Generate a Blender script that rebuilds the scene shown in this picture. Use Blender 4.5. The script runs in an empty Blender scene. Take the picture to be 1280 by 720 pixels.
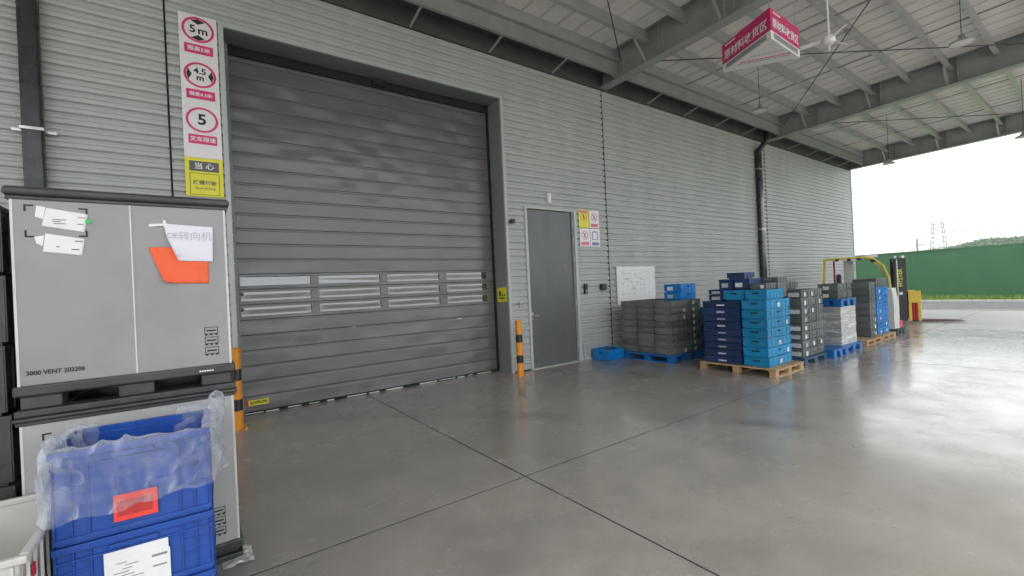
import bpy, bmesh, math, random
from mathutils import Matrix, Vector, noise as mnoise
random.seed(7)
PI = math.pi
SC = bpy.context.scene
COL = SC.collection
R = math.radians

# ------------------------------------------------------------------ camera, sky, sun, exposure
YAW, PITCH, ROLL = R(35.997), R(0.0086), R(-2.672)
CAM = Vector((0.0, -6.596, 1.55))
fw = Vector((math.sin(YAW) * math.cos(PITCH), math.cos(YAW) * math.cos(PITCH), math.sin(PITCH)))
rt = Vector((math.cos(YAW), -math.sin(YAW), 0))
up = rt.cross(fw)
r2 = rt * math.cos(ROLL) + up * math.sin(ROLL)
u2 = -rt * math.sin(ROLL) + up * math.cos(ROLL)
cd = bpy.data.cameras.new('camera')
cd.sensor_width = 36.0
cd.lens = 36.0 * 556.58 / 1280.0
cd.clip_start, cd.clip_end = 0.05, 3000
cam = bpy.data.objects.new('camera', cd)
COL.objects.link(cam)
M = Matrix((r2, u2, -fw)).transposed().to_4x4()
M.translation = CAM
cam.matrix_world = M
SC.camera = cam

SUN_EL, SUN_AZ = R(58), R(200)          # azimuth measured from +Y towards +X
w = bpy.data.worlds.new('World')
SC.world = w
w.use_nodes = True
nt = w.node_tree
nt.nodes.clear()
sky = nt.nodes.new('ShaderNodeTexSky')
sky.sky_type = 'NISHITA'
sky.sun_disc = False
sky.sun_elevation = SUN_EL
sky.sun_rotation = SUN_AZ
sky.air_density, sky.dust_density, sky.ozone_density = 1.0, 4.0, 1.0
hs = nt.nodes.new('ShaderNodeHueSaturation')
hs.inputs['Saturation'].default_value = 0.25
mixw = nt.nodes.new('ShaderNodeMix')
mixw.data_type = 'RGBA'
mixw.inputs['Factor'].default_value = 0.75
mixw.inputs['B'].default_value = (9.6, 10.0, 10.3, 1)      # even overcast cloud sheet
bg = nt.nodes.new('ShaderNodeBackground')
bg.inputs['Strength'].default_value = 0.11
ow = nt.nodes.new('ShaderNodeOutputWorld')
nt.links.new(sky.outputs['Color'], hs.inputs['Color'])
nt.links.new(hs.outputs['Color'], mixw.inputs['A'])
nt.links.new(mixw.outputs['Result'], bg.inputs['Color'])
nt.links.new(bg.outputs['Background'], ow.inputs['Surface'])

sd = bpy.data.lights.new('sun', 'SUN')
sd.energy, sd.angle, sd.color = 0.8, R(25), (1, 0.97, 0.93)
sun = bpy.data.objects.new('sun', sd)
COL.objects.link(sun)
sdir = Vector((math.sin(SUN_AZ) * math.cos(SUN_EL), math.cos(SUN_AZ) * math.cos(SUN_EL), math.sin(SUN_EL)))
sun.rotation_euler = sdir.to_track_quat('Z', 'Y').to_euler()
sun.location = sdir * 60

vs = SC.view_settings
vs.view_transform = 'Standard'
vs.look = 'None'
vs.exposure = 1.36
vs.gamma = 1.0
vs.use_curve_mapping = False
SC.cycles.use_denoising = True
SC.cycles.max_bounces = 10
SC.cycles.diffuse_bounces = 5
SC.cycles.glossy_bounces = 4
SC.cycles.transparent_max_bounces = 16
SC.cycles.sample_clamp_indirect = 6.0
SC.cycles.caustics_reflective = False
SC.cycles.caustics_refractive = False


# ------------------------------------------------------------------ materials
def _n(nt, t, **kw):
    n = nt.nodes.new(t)
    for k, v in kw.items():
        setattr(n, k, v)
    return n


def _coord(nt, world=False, scale=(1, 1, 1)):
    if world:
        c = _n(nt, 'ShaderNodeNewGeometry').outputs['Position']
    else:
        c = _n(nt, 'ShaderNodeTexCoord').outputs['Object']
    m = _n(nt, 'ShaderNodeMapping')
    m.inputs['Scale'].default_value = scale
    nt.links.new(c, m.inputs['Vector'])
    return m.outputs['Vector']


def _noise(nt, vec, scale, detail=4, rough=0.55):
    n = _n(nt, 'ShaderNodeTexNoise')
    n.inputs['Scale'].default_value = scale
    n.inputs['Detail'].default_value = detail
    n.inputs['Roughness'].default_value = rough
    nt.links.new(vec, n.inputs['Vector'])
    return n.outputs['Fac']


def _map(nt, fac, a, b, c, d):
    m = _n(nt, 'ShaderNodeMapRange')
    nt.links.new(fac, m.inputs[0])
    for i, v in enumerate((a, b, c, d)):
        m.inputs[1 + i].default_value = v
    return m.outputs[0]


def _mixc(nt, fac, a, b, mode='MIX'):
    m = _n(nt, 'ShaderNodeMix', data_type='RGBA', blend_type=mode)
    for key, v in (('Factor', fac), ('A', a), ('B', b)):
        if isinstance(v, (int, float)):
            m.inputs[key].default_value = v
        elif isinstance(v, tuple):
            m.inputs[key].default_value = (*v[:3], 1)
        else:
            nt.links.new(v, m.inputs[key])
    return m.outputs['Result']


def new_mat(name):
    m = bpy.data.materials.new(name)
    m.use_nodes = True
    return m, m.node_tree, m.node_tree.nodes['Principled BSDF']


def mat(name, col, rough=0.5, metal=0.0, var=0.12, vscale=6.0, rvar=0.1, bump=0.0, bscale=40.0, dirt=None,
        dirt_amt=0.35, world=False, spec=0.5, stretch=(1, 1, 1), coat=0.0, rand=0.0):
    m, nt, p = new_mat(name)
    v = _coord(nt, world, stretch)
    n1 = _noise(nt, v, vscale, 5)
    lo = tuple(max(0, c * (1 - var)) for c in col)
    hi = tuple(min(1, c * (1 + var)) for c in col)
    c = _mixc(nt, _map(nt, n1, 0.3, 0.7, 0, 1), lo, hi)
    if dirt:
        n2 = _noise(nt, v, vscale * 0.37, 6, 0.65)
        c = _mixc(nt, _map(nt, n2, 0.5, 0.72, 0, dirt_amt), c, dirt)
    if rand:
        oi = _n(nt, 'ShaderNodeObjectInfo')
        hsv = _n(nt, 'ShaderNodeHueSaturation')
        nt.links.new(_map(nt, oi.outputs['Random'], 0, 1, 1 - rand, 1 + rand), hsv.inputs['Value'])
        nt.links.new(c, hsv.inputs['Color'])
        c = hsv.outputs['Color']
    nt.links.new(c, p.inputs['Base Color'])
    n3 = _noise(nt, v, vscale * 1.9, 4)
    nt.links.new(_map(nt, n3, 0.3, 0.7, max(0.02, rough - rvar), min(1, rough + rvar)), p.inputs['Roughness'])
    p.inputs['Metallic'].default_value = metal
    p.inputs['Specular IOR Level'].default_value = spec
    p.inputs['Coat Weight'].default_value = coat
    if bump:
        b = _n(nt, 'ShaderNodeBump')
        b.inputs['Strength'].default_value = bump
        b.inputs['Distance'].default_value = 0.01
        nt.links.new(_noise(nt, v, bscale, 4), b.inputs['Height'])
        nt.links.new(b.outputs['Normal'], p.inputs['Normal'])
    return m


def concrete_mat(name, base, rlo, rhi, pale=0.5, coat=0.0, outer_strip=False):
    m, nt, p = new_mat(name)
    v = _coord(nt, True)
    vs_ = _coord(nt, True, (1.0, 4.5, 1.0))
    big = _noise(nt, v, 0.35, 4, 0.6)
    mid = _noise(nt, v, 1.7, 6, 0.62)
    fine = _noise(nt, v, 38, 5, 0.7)
    c = _mixc(nt, _map(nt, big, 0.35, 0.65, 0, 1), tuple(x * 0.74 for x in base), tuple(x * 1.14 for x in base))
    c = _mixc(nt, _map(nt, mid, 0.36, 0.68, 0, 0.8), c, tuple(x * f for x, f in zip(base, (1.24, 1.22, 1.2))))
    c = _mixc(nt, _map(nt, fine, 0.35, 0.7, 0.0, 0.22), c, tuple(x * 0.7 for x in base))
    scuff = _noise(nt, vs_, 2.6, 9, 0.72)
    c = _mixc(nt, _map(nt, scuff, 0.60, 0.74, 0, pale), c, tuple(min(1, x * 1.55) for x in base))
    # tyre marks: long faint dark arcs
    wv = _n(nt, 'ShaderNodeTexWave', wave_type='RINGS', rings_direction='Z')
    wv.inputs['Scale'].default_value = 0.11
    wv.inputs['Distortion'].default_value = 3.2
    wv.inputs['Detail'].default_value = 2
    mp = _n(nt, 'ShaderNodeMapping')
    mp.inputs['Location'].default_value = (4, 9, 0)
    nt.links.new(v, mp.inputs['Vector'])
    nt.links.new(mp.outputs['Vector'], wv.inputs['Vector'])
    tm = _n(nt, 'ShaderNodeMath', operation='MULTIPLY')
    nt.links.new(_map(nt, wv.outputs['Fac'], 0.93, 1.0, 0, 1), tm.inputs[0])
    nt.links.new(_map(nt, _noise(nt, v, 0.8, 5), 0.42, 0.65, 0, 0.34), tm.inputs[1])
    c = _mixc(nt, tm.outputs[0], c, (0.06, 0.057, 0.054))
    spots = _n(nt, 'ShaderNodeTexVoronoi')
    spots.inputs['Scale'].default_value = 0.9
    nt.links.new(v, spots.inputs['Vector'])
    c = _mixc(nt, _map(nt, spots.outputs['Distance'], 0.012, 0.024, 0.8, 0), c, (0.05, 0.046, 0.042))
    rm = _noise(nt, v, 1.6, 8, 0.7)
    ro = _map(nt, rm, 0.3, 0.7, rlo, rhi)
    if outer_strip:                              # outer strip near the open end: paler, rougher, coat fades out
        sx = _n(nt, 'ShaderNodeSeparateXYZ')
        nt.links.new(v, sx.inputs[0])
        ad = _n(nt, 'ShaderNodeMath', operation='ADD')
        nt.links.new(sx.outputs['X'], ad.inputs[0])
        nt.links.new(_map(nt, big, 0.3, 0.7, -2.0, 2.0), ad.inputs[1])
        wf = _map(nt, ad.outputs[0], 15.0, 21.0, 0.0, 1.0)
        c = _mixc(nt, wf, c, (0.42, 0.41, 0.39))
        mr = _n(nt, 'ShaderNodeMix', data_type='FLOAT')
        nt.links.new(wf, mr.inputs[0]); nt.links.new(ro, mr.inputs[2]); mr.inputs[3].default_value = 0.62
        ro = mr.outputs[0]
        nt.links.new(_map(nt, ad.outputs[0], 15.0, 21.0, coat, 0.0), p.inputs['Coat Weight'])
    nt.links.new(c, p.inputs['Base Color'])
    nt.links.new(ro, p.inputs['Roughness'])
    p.inputs['Specular IOR Level'].default_value = 0.5
    p.inputs['Coat Weight'].default_value = coat
    p.inputs['Coat Roughness'].default_value = 0.12
    b = _n(nt, 'ShaderNodeBump')
    b.inputs['Strength'].default_value = 0.05
    b.inputs['Distance'].default_value = 0.004
    nt.links.new(_noise(nt, v, 9, 6, 0.6), b.inputs['Height'])
    nt.links.new(b.outputs['Normal'], p.inputs['Normal'])
    return m


MT = {}
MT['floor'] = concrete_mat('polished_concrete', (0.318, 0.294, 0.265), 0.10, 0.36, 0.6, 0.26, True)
MT['apron'] = concrete_mat('yard_concrete', (0.42, 0.41, 0.39), 0.5, 0.8, 0.3)
MT['joint'] = mat('joint_filler', (0.035, 0.033, 0.03), 0.9)
MT['asphalt'] = mat('asphalt', (0.12, 0.115, 0.115), 0.75, var=0.25, vscale=3, world=True, bump=0.3, bscale=120)
MT['clad'] = mat('cladding_paint', (0.445, 0.458, 0.451), 0.42, var=0.06, vscale=1.2, rvar=0.08, dirt=(0.37, 0.375, 0.36),
                 dirt_amt=0.3, stretch=(1.6, 1, 0.3), world=True)
MT['trim'] = mat('trim_paint', (0.46, 0.48, 0.47), 0.4, var=0.05, vscale=2, world=True)
MT['jamb'] = mat('jamb_flashing', (0.22, 0.232, 0.23), 0.38, var=0.1, vscale=1.5, world=True)
MT['backing'] = mat('wall_backing', (0.03, 0.032, 0.031), 0.9)
MT['doorleaf'] = mat('grey_door_paint', (0.12, 0.126, 0.13), 0.36, var=0.06, vscale=2.5, dirt=(0.17, 0.165, 0.155), dirt_amt=0.3, stretch=(2, 1, 0.5))
MT['black'] = mat('black_plastic', (0.014, 0.014, 0.015), 0.45)
MT['rubber'] = mat('black_rubber', (0.01, 0.01, 0.01), 0.85)
MT['steel_green'] = mat('grey_green_steel', (0.30, 0.318, 0.31), 0.5, var=0.1, vscale=3, world=True, dirt=(0.2, 0.19, 0.17), dirt_amt=0.25)
MT['steel_light'] = mat('pale_purlin_steel', (0.42, 0.43, 0.42), 0.42, var=0.12, vscale=2.5, world=True, metal=0.15)
MT['gutter'] = mat('gutter_steel', (0.07, 0.075, 0.07), 0.7, var=0.2, vscale=3, world=True)
MT['deck'] = mat('roof_sheet_white', (0.64, 0.622, 0.59), 0.45, var=0.05, vscale=1.3, world=True, dirt=(0.55, 0.52, 0.47), dirt_amt=0.3)
_m = MT['deck']; _t = _m.node_tree
_tl = _n(_t, 'ShaderNodeBsdfTranslucent'); _tl.inputs['Color'].default_value = (0.9, 0.86, 0.79, 1)  # slight translucency added so sky light brightens the roof underside
_mx = _n(_t, 'ShaderNodeMixShader'); _mx.inputs[0].default_value = 0.026
_t.links.new(_t.nodes['Principled BSDF'].outputs[0], _mx.inputs[1]); _t.links.new(_tl.outputs[0], _mx.inputs[2])
_t.links.new(_mx.outputs[0], _t.nodes['Material Output'].inputs['Surface'])
MT['pipe'] = mat('dark_downpipe', (0.02, 0.025, 0.026), 0.3, var=0.12, vscale=3)
MT['galv'] = mat('galvanised', (0.5, 0.5, 0.5), 0.35, metal=0.8)
MT['rod'] = mat('dark_rod', (0.05, 0.05, 0.048), 0.6)
MT['white'] = mat('white_paint', (0.78, 0.78, 0.76), 0.45, var=0.03)
MT['paper'] = mat('white_paper', (0.82, 0.82, 0.81), 0.75, var=0.04, vscale=12, bump=0.1, bscale=30)
MT['paper2'] = mat('violet_white_paper', (0.78, 0.76, 0.84), 0.75, var=0.02, vscale=8)
MT['orange_paper'] = mat('orange_paper', (0.86, 0.13, 0.045), 0.7, var=0.05, vscale=9)
MT['ink'] = mat('black_ink', (0.02, 0.02, 0.022), 0.7)
MT['ink_grey'] = mat('grey_ink', (0.25, 0.25, 0.27), 0.7)
MT['pencil'] = mat('faint_ink', (0.5, 0.5, 0.56), 0.7)
MT['board'] = mat('sign_board', (0.80, 0.77, 0.78), 0.35, var=0.03)
MT['crimson'] = mat('crimson_print', (0.70, 0.03, 0.18), 0.35, var=0.05)
MT['crimson_deep'] = mat('crimson_board', (0.60, 0.025, 0.15), 0.35, var=0.05)
MT['yellow'] = mat('yellow_print', (0.78, 0.72, 0.03), 0.4, var=0.04)
MT['chargrey'] = mat('charcoal_print', (0.10, 0.09, 0.09), 0.4)
MT['wht_print'] = mat('white_print', (0.8, 0.8, 0.8), 0.5, var=0.02)
MT['pink'] = mat('pink_print', (0.75, 0.16, 0.26), 0.5)
MT['violet'] = mat('violet_print', (0.22, 0.19, 0.42), 0.5)
MT['grey_band'] = mat('grey_print', (0.36, 0.36, 0.35), 0.5)
MT['safety_orange'] = mat('amber_paint', (0.80, 0.30, 0.022), 0.38, var=0.08, vscale=14, dirt=(0.3, 0.14, 0.04), dirt_amt=0.3)
MT['safety_black'] = mat('black_band', (0.016, 0.016, 0.017), 0.42, var=0.2)
MT['sleeve'] = mat('grey_sleeve_board', (0.31, 0.30, 0.305), 0.5, var=0.05, vscale=3.5, dirt=(0.22, 0.21, 0.195), dirt_amt=0.5, bump=0.05, bscale=18)
MT['sleeve2'] = mat('pale_sleeve_board', (0.40, 0.395, 0.39), 0.5, var=0.06, vscale=4, dirt=(0.31, 0.3, 0.28), dirt_amt=0.5, bump=0.05, bscale=18)
MT['edge'] = mat('pale_edge', (0.62, 0.63, 0.60), 0.4)
MT['boxbase'] = mat('dark_container_plastic', (0.04, 0.042, 0.043), 0.42, var=0.2, vscale=9, dirt=(0.11, 0.105, 0.1), dirt_amt=0.4, bump=0.08, bscale=60)
MT['blue_near'] = mat('royal_blue_plastic', (0.012, 0.07, 0.35), 0.33, var=0.14, vscale=5, dirt=(0.06, 0.1, 0.27), dirt_amt=0.35, bump=0.05, bscale=90)
MT['white_crate'] = mat('cream_plastic', (0.6, 0.59, 0.55), 0.45, var=0.06, vscale=5, dirt=(0.42, 0.4, 0.35), dirt_amt=0.4)
MT['c_grey'] = mat('crate_dark_grey', (0.13, 0.138, 0.132), 0.42, var=0.2, vscale=8, rand=0.3, dirt=(0.12, 0.12, 0.11), dirt_amt=0.3)
MT['c_slate'] = mat('crate_slate', (0.115, 0.123, 0.128), 0.40, var=0.16, vscale=8, rand=0.2, dirt=(0.14, 0.14, 0.14), dirt_amt=0.3)
MT['c_pale'] = mat('crate_pale_grey', (0.13, 0.135, 0.135), 0.42, var=0.16, vscale=8, rand=0.15)
MT['c_navy'] = mat('crate_navy', (0.012, 0.036, 0.12), 0.38, var=0.18, vscale=8, rand=0.2)
MT['c_blue'] = mat('crate_blue', (0.004, 0.225, 0.45), 0.36, var=0.15, vscale=8, rand=0.18)
MT['c_bright'] = mat('crate_bright_blue', (0.006, 0.20, 0.58), 0.36, var=0.15, vscale=8, rand=0.12)
MT['p_blue'] = mat('pallet_blue', (0.004, 0.13, 0.40), 0.42, var=0.15, vscale=8, dirt=(0.05, 0.10, 0.2), dirt_amt=0.4)
MT['p_slate'] = mat('pallet_slate_blue', (0.03, 0.085, 0.15), 0.5, var=0.15, vscale=8)
MT['p_green'] = mat('pallet_dark_green', (0.03, 0.06, 0.055), 0.5, var=0.15, vscale=8)
MT['wood'] = mat('pallet_wood', (0.46, 0.30, 0.155), 0.7, var=0.28, vscale=7, stretch=(1, 6, 6), rand=0.18, dirt=(0.25, 0.17, 0.1), bump=0.2, bscale=30)
MT['card'] = mat('label_card', (0.58, 0.6, 0.61), 0.55, var=0.3, vscale=45, rand=0.3)
MT['slot'] = mat('handle_shadow', (0.012, 0.014, 0.02), 0.8)
MT['slot_pale'] = mat('pale_holder', (0.20, 0.21, 0.21), 0.5)
MT['red'] = mat('red_paint', (0.50, 0.02, 0.03), 0.4)
MT['magenta'] = mat('pink_plastic', (0.72, 0.05, 0.2), 0.45)
MT['fork_yellow'] = mat('truck_yellow', (0.74, 0.53, 0.05), 0.35, var=0.08, dirt=(0.3, 0.2, 0.06), dirt_amt=0.25)
MT['mast'] = mat('mast_black', (0.02, 0.022, 0.024), 0.4, var=0.2)
MT['fork_steel'] = mat('fork_steel', (0.09, 0.035, 0.035), 0.55)
MT['hoarding'] = mat('green_hoarding', (0.06, 0.165, 0.082), 0.55, var=0.08, vscale=0.7, world=True)
MT['kerb'] = mat('kerb_stone', (0.52, 0.51, 0.47), 0.8, world=True)
MT['grass'] = mat('grass', (0.16, 0.25, 0.05), 0.8, var=0.35, vscale=2, world=True)
MT['hill'] = mat('hill_ground', (0.07, 0.125, 0.045), 0.9, var=0.3, vscale=0.05, world=True)
MT['wood_far'] = mat('far_foliage', (0.055, 0.115, 0.035), 0.9, var=0.4, vscale=0.12, world=True)
MT['pylon'] = mat('pylon_steel', (0.2, 0.205, 0.21), 0.6)
MT['lampglass'] = mat('lamp_diffuser', (0.75, 0.75, 0.72), 0.4)

# door slat paint: satin dark grey with a slightly buckled skin
m, nt, p = new_mat('roller_door_paint')
v = _coord(nt, True)
c = _mixc(nt, _map(nt, _noise(nt, v, 0.7, 2), 0.3, 0.7, 0, 1), (0.140, 0.135, 0.136), (0.155, 0.150, 0.150))
nt.links.new(c, p.inputs['Base Color'])
nt.links.new(_map(nt, _noise(nt, v, 0.9, 2), 0.3, 0.7, 0.27, 0.34), p.inputs['Roughness'])
p.inputs['Metallic'].default_value = 0.25
b = _n(nt, 'ShaderNodeBump')
b.inputs['Strength'].default_value = 0.6
b.inputs['Distance'].default_value = 0.03
vb = _noise(nt, _coord(nt, True, (2.9, 1, 4.8)), 1.0, 0.0, 0.4)
nt.links.new(vb, b.inputs['Height'])
nt.links.new(b.outputs['Normal'], p.inputs['Normal'])
MT['slat'] = m

# vision panes: clear acrylic over a dark cavity
m, nt, p = new_mat('vision_pane')
p.inputs['Base Color'].default_value = (0.02, 0.021, 0.023, 1)
p.inputs['Roughness'].default_value = 0.035
p.inputs['IOR'].default_value = 2.15
p.inputs['Coat Weight'].default_value = 1.0
p.inputs['Coat Roughness'].default_value = 0.05
MT['pane'] = m


def plastic_film(name, tint, alpha, facing, crease_glint, rough, wr, st=(1, 1, 1), lines=True):
    """clear film: mostly see-through, highlights painted white along creases, whiter where seen edge-on"""
    m, nt, p = new_mat(name)
    p.inputs['Base Color'].default_value = (*tint, 1)
    p.inputs['Roughness'].default_value = rough
    p.inputs['Specular IOR Level'].default_value = 1.0
    p.inputs['Coat Weight'].default_value = 0.6
    p.inputs['Coat Roughness'].default_value = 0.04
    tr = _n(nt, 'ShaderNodeBsdfTransparent')
    tr.inputs['Color'].default_value = (0.95, 0.96, 0.98, 1)
    v = _coord(nt, False, st)
    v.node.inputs['Rotation'].default_value = (0, R(8), R(4))

    def ridge(scale, width, amt):
        n = _noise(nt, v, scale, 1.5, 0.45)
        s1 = _n(nt, 'ShaderNodeMath', operation='SUBTRACT')
        nt.links.new(n, s1.inputs[0]); s1.inputs[1].default_value = 0.5
        ab = _n(nt, 'ShaderNodeMath', operation='ABSOLUTE')
        nt.links.new(s1.outputs[0], ab.inputs[0])
        ln = _map(nt, ab.outputs[0], 0.0, width, amt, 0.0)
        mk = _n(nt, 'ShaderNodeMath', operation='MULTIPLY')
        nt.links.new(ln, mk.inputs[0])
        nt.links.new(_map(nt, _noise(nt, v, scale * 0.9, 2), 0.44, 0.60, 0.0, 1.0), mk.inputs[1])
        return mk.outputs[0]
    lw = _n(nt, 'ShaderNodeLayerWeight')
    lw.inputs['Blend'].default_value = 0.3 if lines else 0.42
    acc = _map(nt, lw.outputs['Facing'], 0.0, 1.0, alpha, alpha + facing)
    sheen = _map(nt, _noise(nt, v, wr * 0.6, 2), 0.45, 0.75, 0.0, crease_glint * 0.9)
    for r_ in (sheen,) if not lines else (ridge(wr, 0.035, crease_glint * 2.2), ridge(wr * 2.1, 0.03, crease_glint * 1.4), sheen):  # ridge lines add opaque white, standing in for highlights on the folds
        a = _n(nt, 'ShaderNodeMath', operation='ADD', use_clamp=True)
        nt.links.new(acc, a.inputs[0]); nt.links.new(r_, a.inputs[1])
        acc = a.outputs[0]
    mx = _n(nt, 'ShaderNodeMixShader')
    nt.links.new(acc, mx.inputs[0])
    nt.links.new(tr.outputs[0], mx.inputs[1])
    nt.links.new(p.outputs[0], mx.inputs[2])
    bp_ = _n(nt, 'ShaderNodeBump')
    bp_.inputs['Strength'].default_value = 0.7
    bp_.inputs['Distance'].default_value = 0.02
    if lines:
        nt.links.new(ridge(wr, 0.12, 1.0), bp_.inputs['Height'])
        nt.links.new(bp_.outputs['Normal'], p.inputs['Normal'])
    nt.links.new(mx.outputs[0], nt.nodes['Material Output'].inputs['Surface'])
    return m


MT['bag'] = plastic_film('clear_bag_film', (0.72, 0.75, 0.82), 0.08, 0.72, 0.12, 0.07, 7, (0.7, 0.9, 2.0), False)
MT['wrap'] = plastic_film('stretch_wrap_film', (0.78, 0.78, 0.76), 0.38, 0.4, 0.40, 0.2, 5, (0.7, 0.7, 7))


# ------------------------------------------------------------------ mesh helpers
class MB:
    def __init__(s):
        s.v, s.f = [], []

    def box(s, x0, x1, y0, y1, z0, z1):
        n = len(s.v)
        s.v += [(x0, y0, z0), (x1, y0, z0), (x1, y1, z0), (x0, y1, z0), (x0, y0, z1), (x1, y0, z1), (x1, y1, z1), (x0, y1, z1)]
        s.f += [tuple(n + i for i in q) for q in ((0, 3, 2, 1), (4, 5, 6, 7), (0, 1, 5, 4), (1, 2, 6, 5), (2, 3, 7, 6), (3, 0, 4, 7))]
        return s

    def hexa(s, pts):
        n = len(s.v)
        s.v += [tuple(p) for p in pts]
        s.f += [tuple(n + i for i in q) for q in ((0, 3, 2, 1), (4, 5, 6, 7), (0, 1, 5, 4), (1, 2, 6, 5), (2, 3, 7, 6), (3, 0, 4, 7))]
        return s

    def bar(s, a, b, wd, ht=None, upv=(0, 0, 1)):
        ht = ht or wd
        a, b = Vector(a), Vector(b)
        d = (b - a).normalized()
        u = Vector(upv)
        if abs(d.dot(u)) > 0.98:
            u = Vector((1, 0, 0))
        sx = d.cross(u).normalized() * wd / 2
        uz = sx.cross(d).normalized() * ht / 2
        return s.hexa([a - sx - uz, a + sx - uz, b + sx - uz, b - sx - uz, a - sx + uz, a + sx + uz, b + sx + uz, b - sx + uz])

    def cyl(s, a, b, r0, r1=None, n=12, caps=True):
        r1 = r0 if r1 is None else r1
        a, b = Vector(a), Vector(b)
        d = (b - a).normalized()
        u = Vector((0, 0, 1)) if abs(d.z) < 0.9 else Vector((1, 0, 0))
        e1 = d.cross(u).normalized()
        e2 = d.cross(e1)
        k = len(s.v)
        for c, r in ((a, r0), (b, r1)):
            for i in range(n):
                t = 2 * PI * i / n
                s.v.append(tuple(c + e1 * math.cos(t) * r + e2 * math.sin(t) * r))
        for i in range(n):
            j = (i + 1) % n
            s.f.append((k + i, k + j, k + n + j, k + n + i))
        if caps:
            s.f.append(tuple(k + n - 1 - i for i in range(n)))
            s.f.append(tuple(k + n + i for i in range(n)))
        return s

    def tube(s, pts, r, n=8):
        for a, b in zip(pts, pts[1:]):
            s.cyl(a, b, r, r, n)
        return s

    def lathe(s, prof, c=(0, 0, 0), n=20):
        k = len(s.v)
        for (r, z) in prof:
            for i in range(n):
                t = 2 * PI * i / n
                s.v.append((c[0] + r * math.cos(t), c[1] + r * math.sin(t), c[2] + z))
        for q in range(len(prof) - 1):
            for i in range(n):
                j = (i + 1) % n
                s.f.append((k + q * n + i, k + q * n + j, k + (q + 1) * n + j, k + (q + 1) * n + i))
        return s

    def prism(s, poly, y0, y1):
        """polygon in (x, z) extruded along y"""
        k, n = len(s.v), len(poly)
        s.v += [(x, y0, z) for x, z in poly] + [(x, y1, z) for x, z in poly]
        s.f.append(tuple(k + i for i in range(n)))
        s.f.append(tuple(k + 2 * n - 1 - i for i in range(n)))
        for i in range(n):
            j = (i + 1) % n
            s.f.append((k + j, k + i, k + n + i, k + n + j))
        return s

    def prism_x(s, poly, x0, x1):
        """polygon in (y, z) extruded along x"""
        k, n = len(s.v), len(poly)
        s.v += [(x0, y, z) for y, z in poly] + [(x1, y, z) for y, z in poly]
        s.f.append(tuple(k + i for i in range(n)))
        s.f.append(tuple(k + 2 * n - 1 - i for i in range(n)))
        for i in range(n):
            j = (i + 1) % n
            s.f.append((k + j, k + i, k + n + i, k + n + j))
        return s

    def ring(s, r0, r1, y0, y1, n=32, c=(0, 0)):
        k = len(s.v)
        for y in (y0, y1):
            for r in (r0, r1):
                for i in range(n):
                    t = 2 * PI * i / n
                    s.v.append((c[0] + r * math.cos(t), y, c[1] + r * math.sin(t)))
        for i in range(n):
            j = (i + 1) % n
            s.f += [(k + i, k + j, k + n + j, k + n + i), (k + n + i, k + n + j, k + 3 * n + j, k + 3 * n + i), (k + j, k + i, k + 2 * n + i, k + 2 * n + j),
                    (k + 2 * n + j, k + 2 * n + i, k + 3 * n + i, k + 3 * n + j)]
        return s

    def mesh(s, name, material, bevel=0.0, smooth=False, seg=2):
        me = bpy.data.meshes.new(name)
        me.from_pydata(s.v, [], s.f)
        bm = bmesh.new()
        bm.from_mesh(me)
        bmesh.ops.recalc_face_normals(bm, faces=bm.faces)
        if bevel:
            ed = [e for e in bm.edges if len(e.link_faces) == 2 and e.calc_face_angle(0) > 0.6]
            bmesh.ops.bevel(bm, geom=ed, offset=bevel, segments=seg, profile=0.5, affect='EDGES', clamp_overlap=True)
        bm.to_mesh(me)
        bm.free()
        if smooth:
            for pl in me.polygons:
                pl.use_smooth = True
            me.set_sharp_from_angle(angle=R(38))
        me.materials.append(MT[material])
        return me

    def build(s, name, material, parent=None, loc=(0, 0, 0), rz=0.0, bevel=0.0, smooth=False, seg=2):
        return link(name, s.mesh(name, material, bevel, smooth, seg), parent, loc, rz)


def link(name, me, parent=None, loc=(0, 0, 0), rz=0.0, rot=None):
    o = bpy.data.objects.new(name, me)
    COL.objects.link(o)
    o.location = loc
    o.rotation_euler = rot if rot else (0, 0, rz)
    o.parent = parent
    return o


def empty(name, loc=(0, 0, 0), rz=0.0):
    return link(name, None, None, loc, rz)


def tag(o, label=None, cat=None, group=None, kind=None):
    if label: o['label'] = label
    if cat: o['category'] = cat
    if group: o['group'] = group
    if kind: o['kind'] = kind
    return o


def text(body, size, material, parent, loc, rot=(PI / 2, 0, 0), name='lettering', align='CENTER', bold=0.0, sx=1.0, shear=0.0):
    cu = bpy.data.curves.new('txt', 'FONT')
    cu.body = body
    cu.size = size
    cu.align_x = align
    cu.align_y = 'CENTER'
    cu.offset = bold
    cu.shear = shear
    cu.extrude = 0.0004
    cu.resolution_u = 3
    t = bpy.data.objects.new('txt', cu)
    COL.objects.link(t)
    dg = bpy.context.evaluated_depsgraph_get()
    me = bpy.data.meshes.new_from_object(t.evaluated_get(dg))
    bpy.data.objects.remove(t)
    me.materials.clear()
    me.materials.append(MT[material])
    o = link(name, me, parent, loc, rot=rot)
    o.scale = (sx, 1, 1)
    return o


ORD = ['topmost', 'second', 'third', 'fourth', 'fifth', 'sixth', 'seventh', 'eighth', 'ninth', 'tenth']

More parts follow.
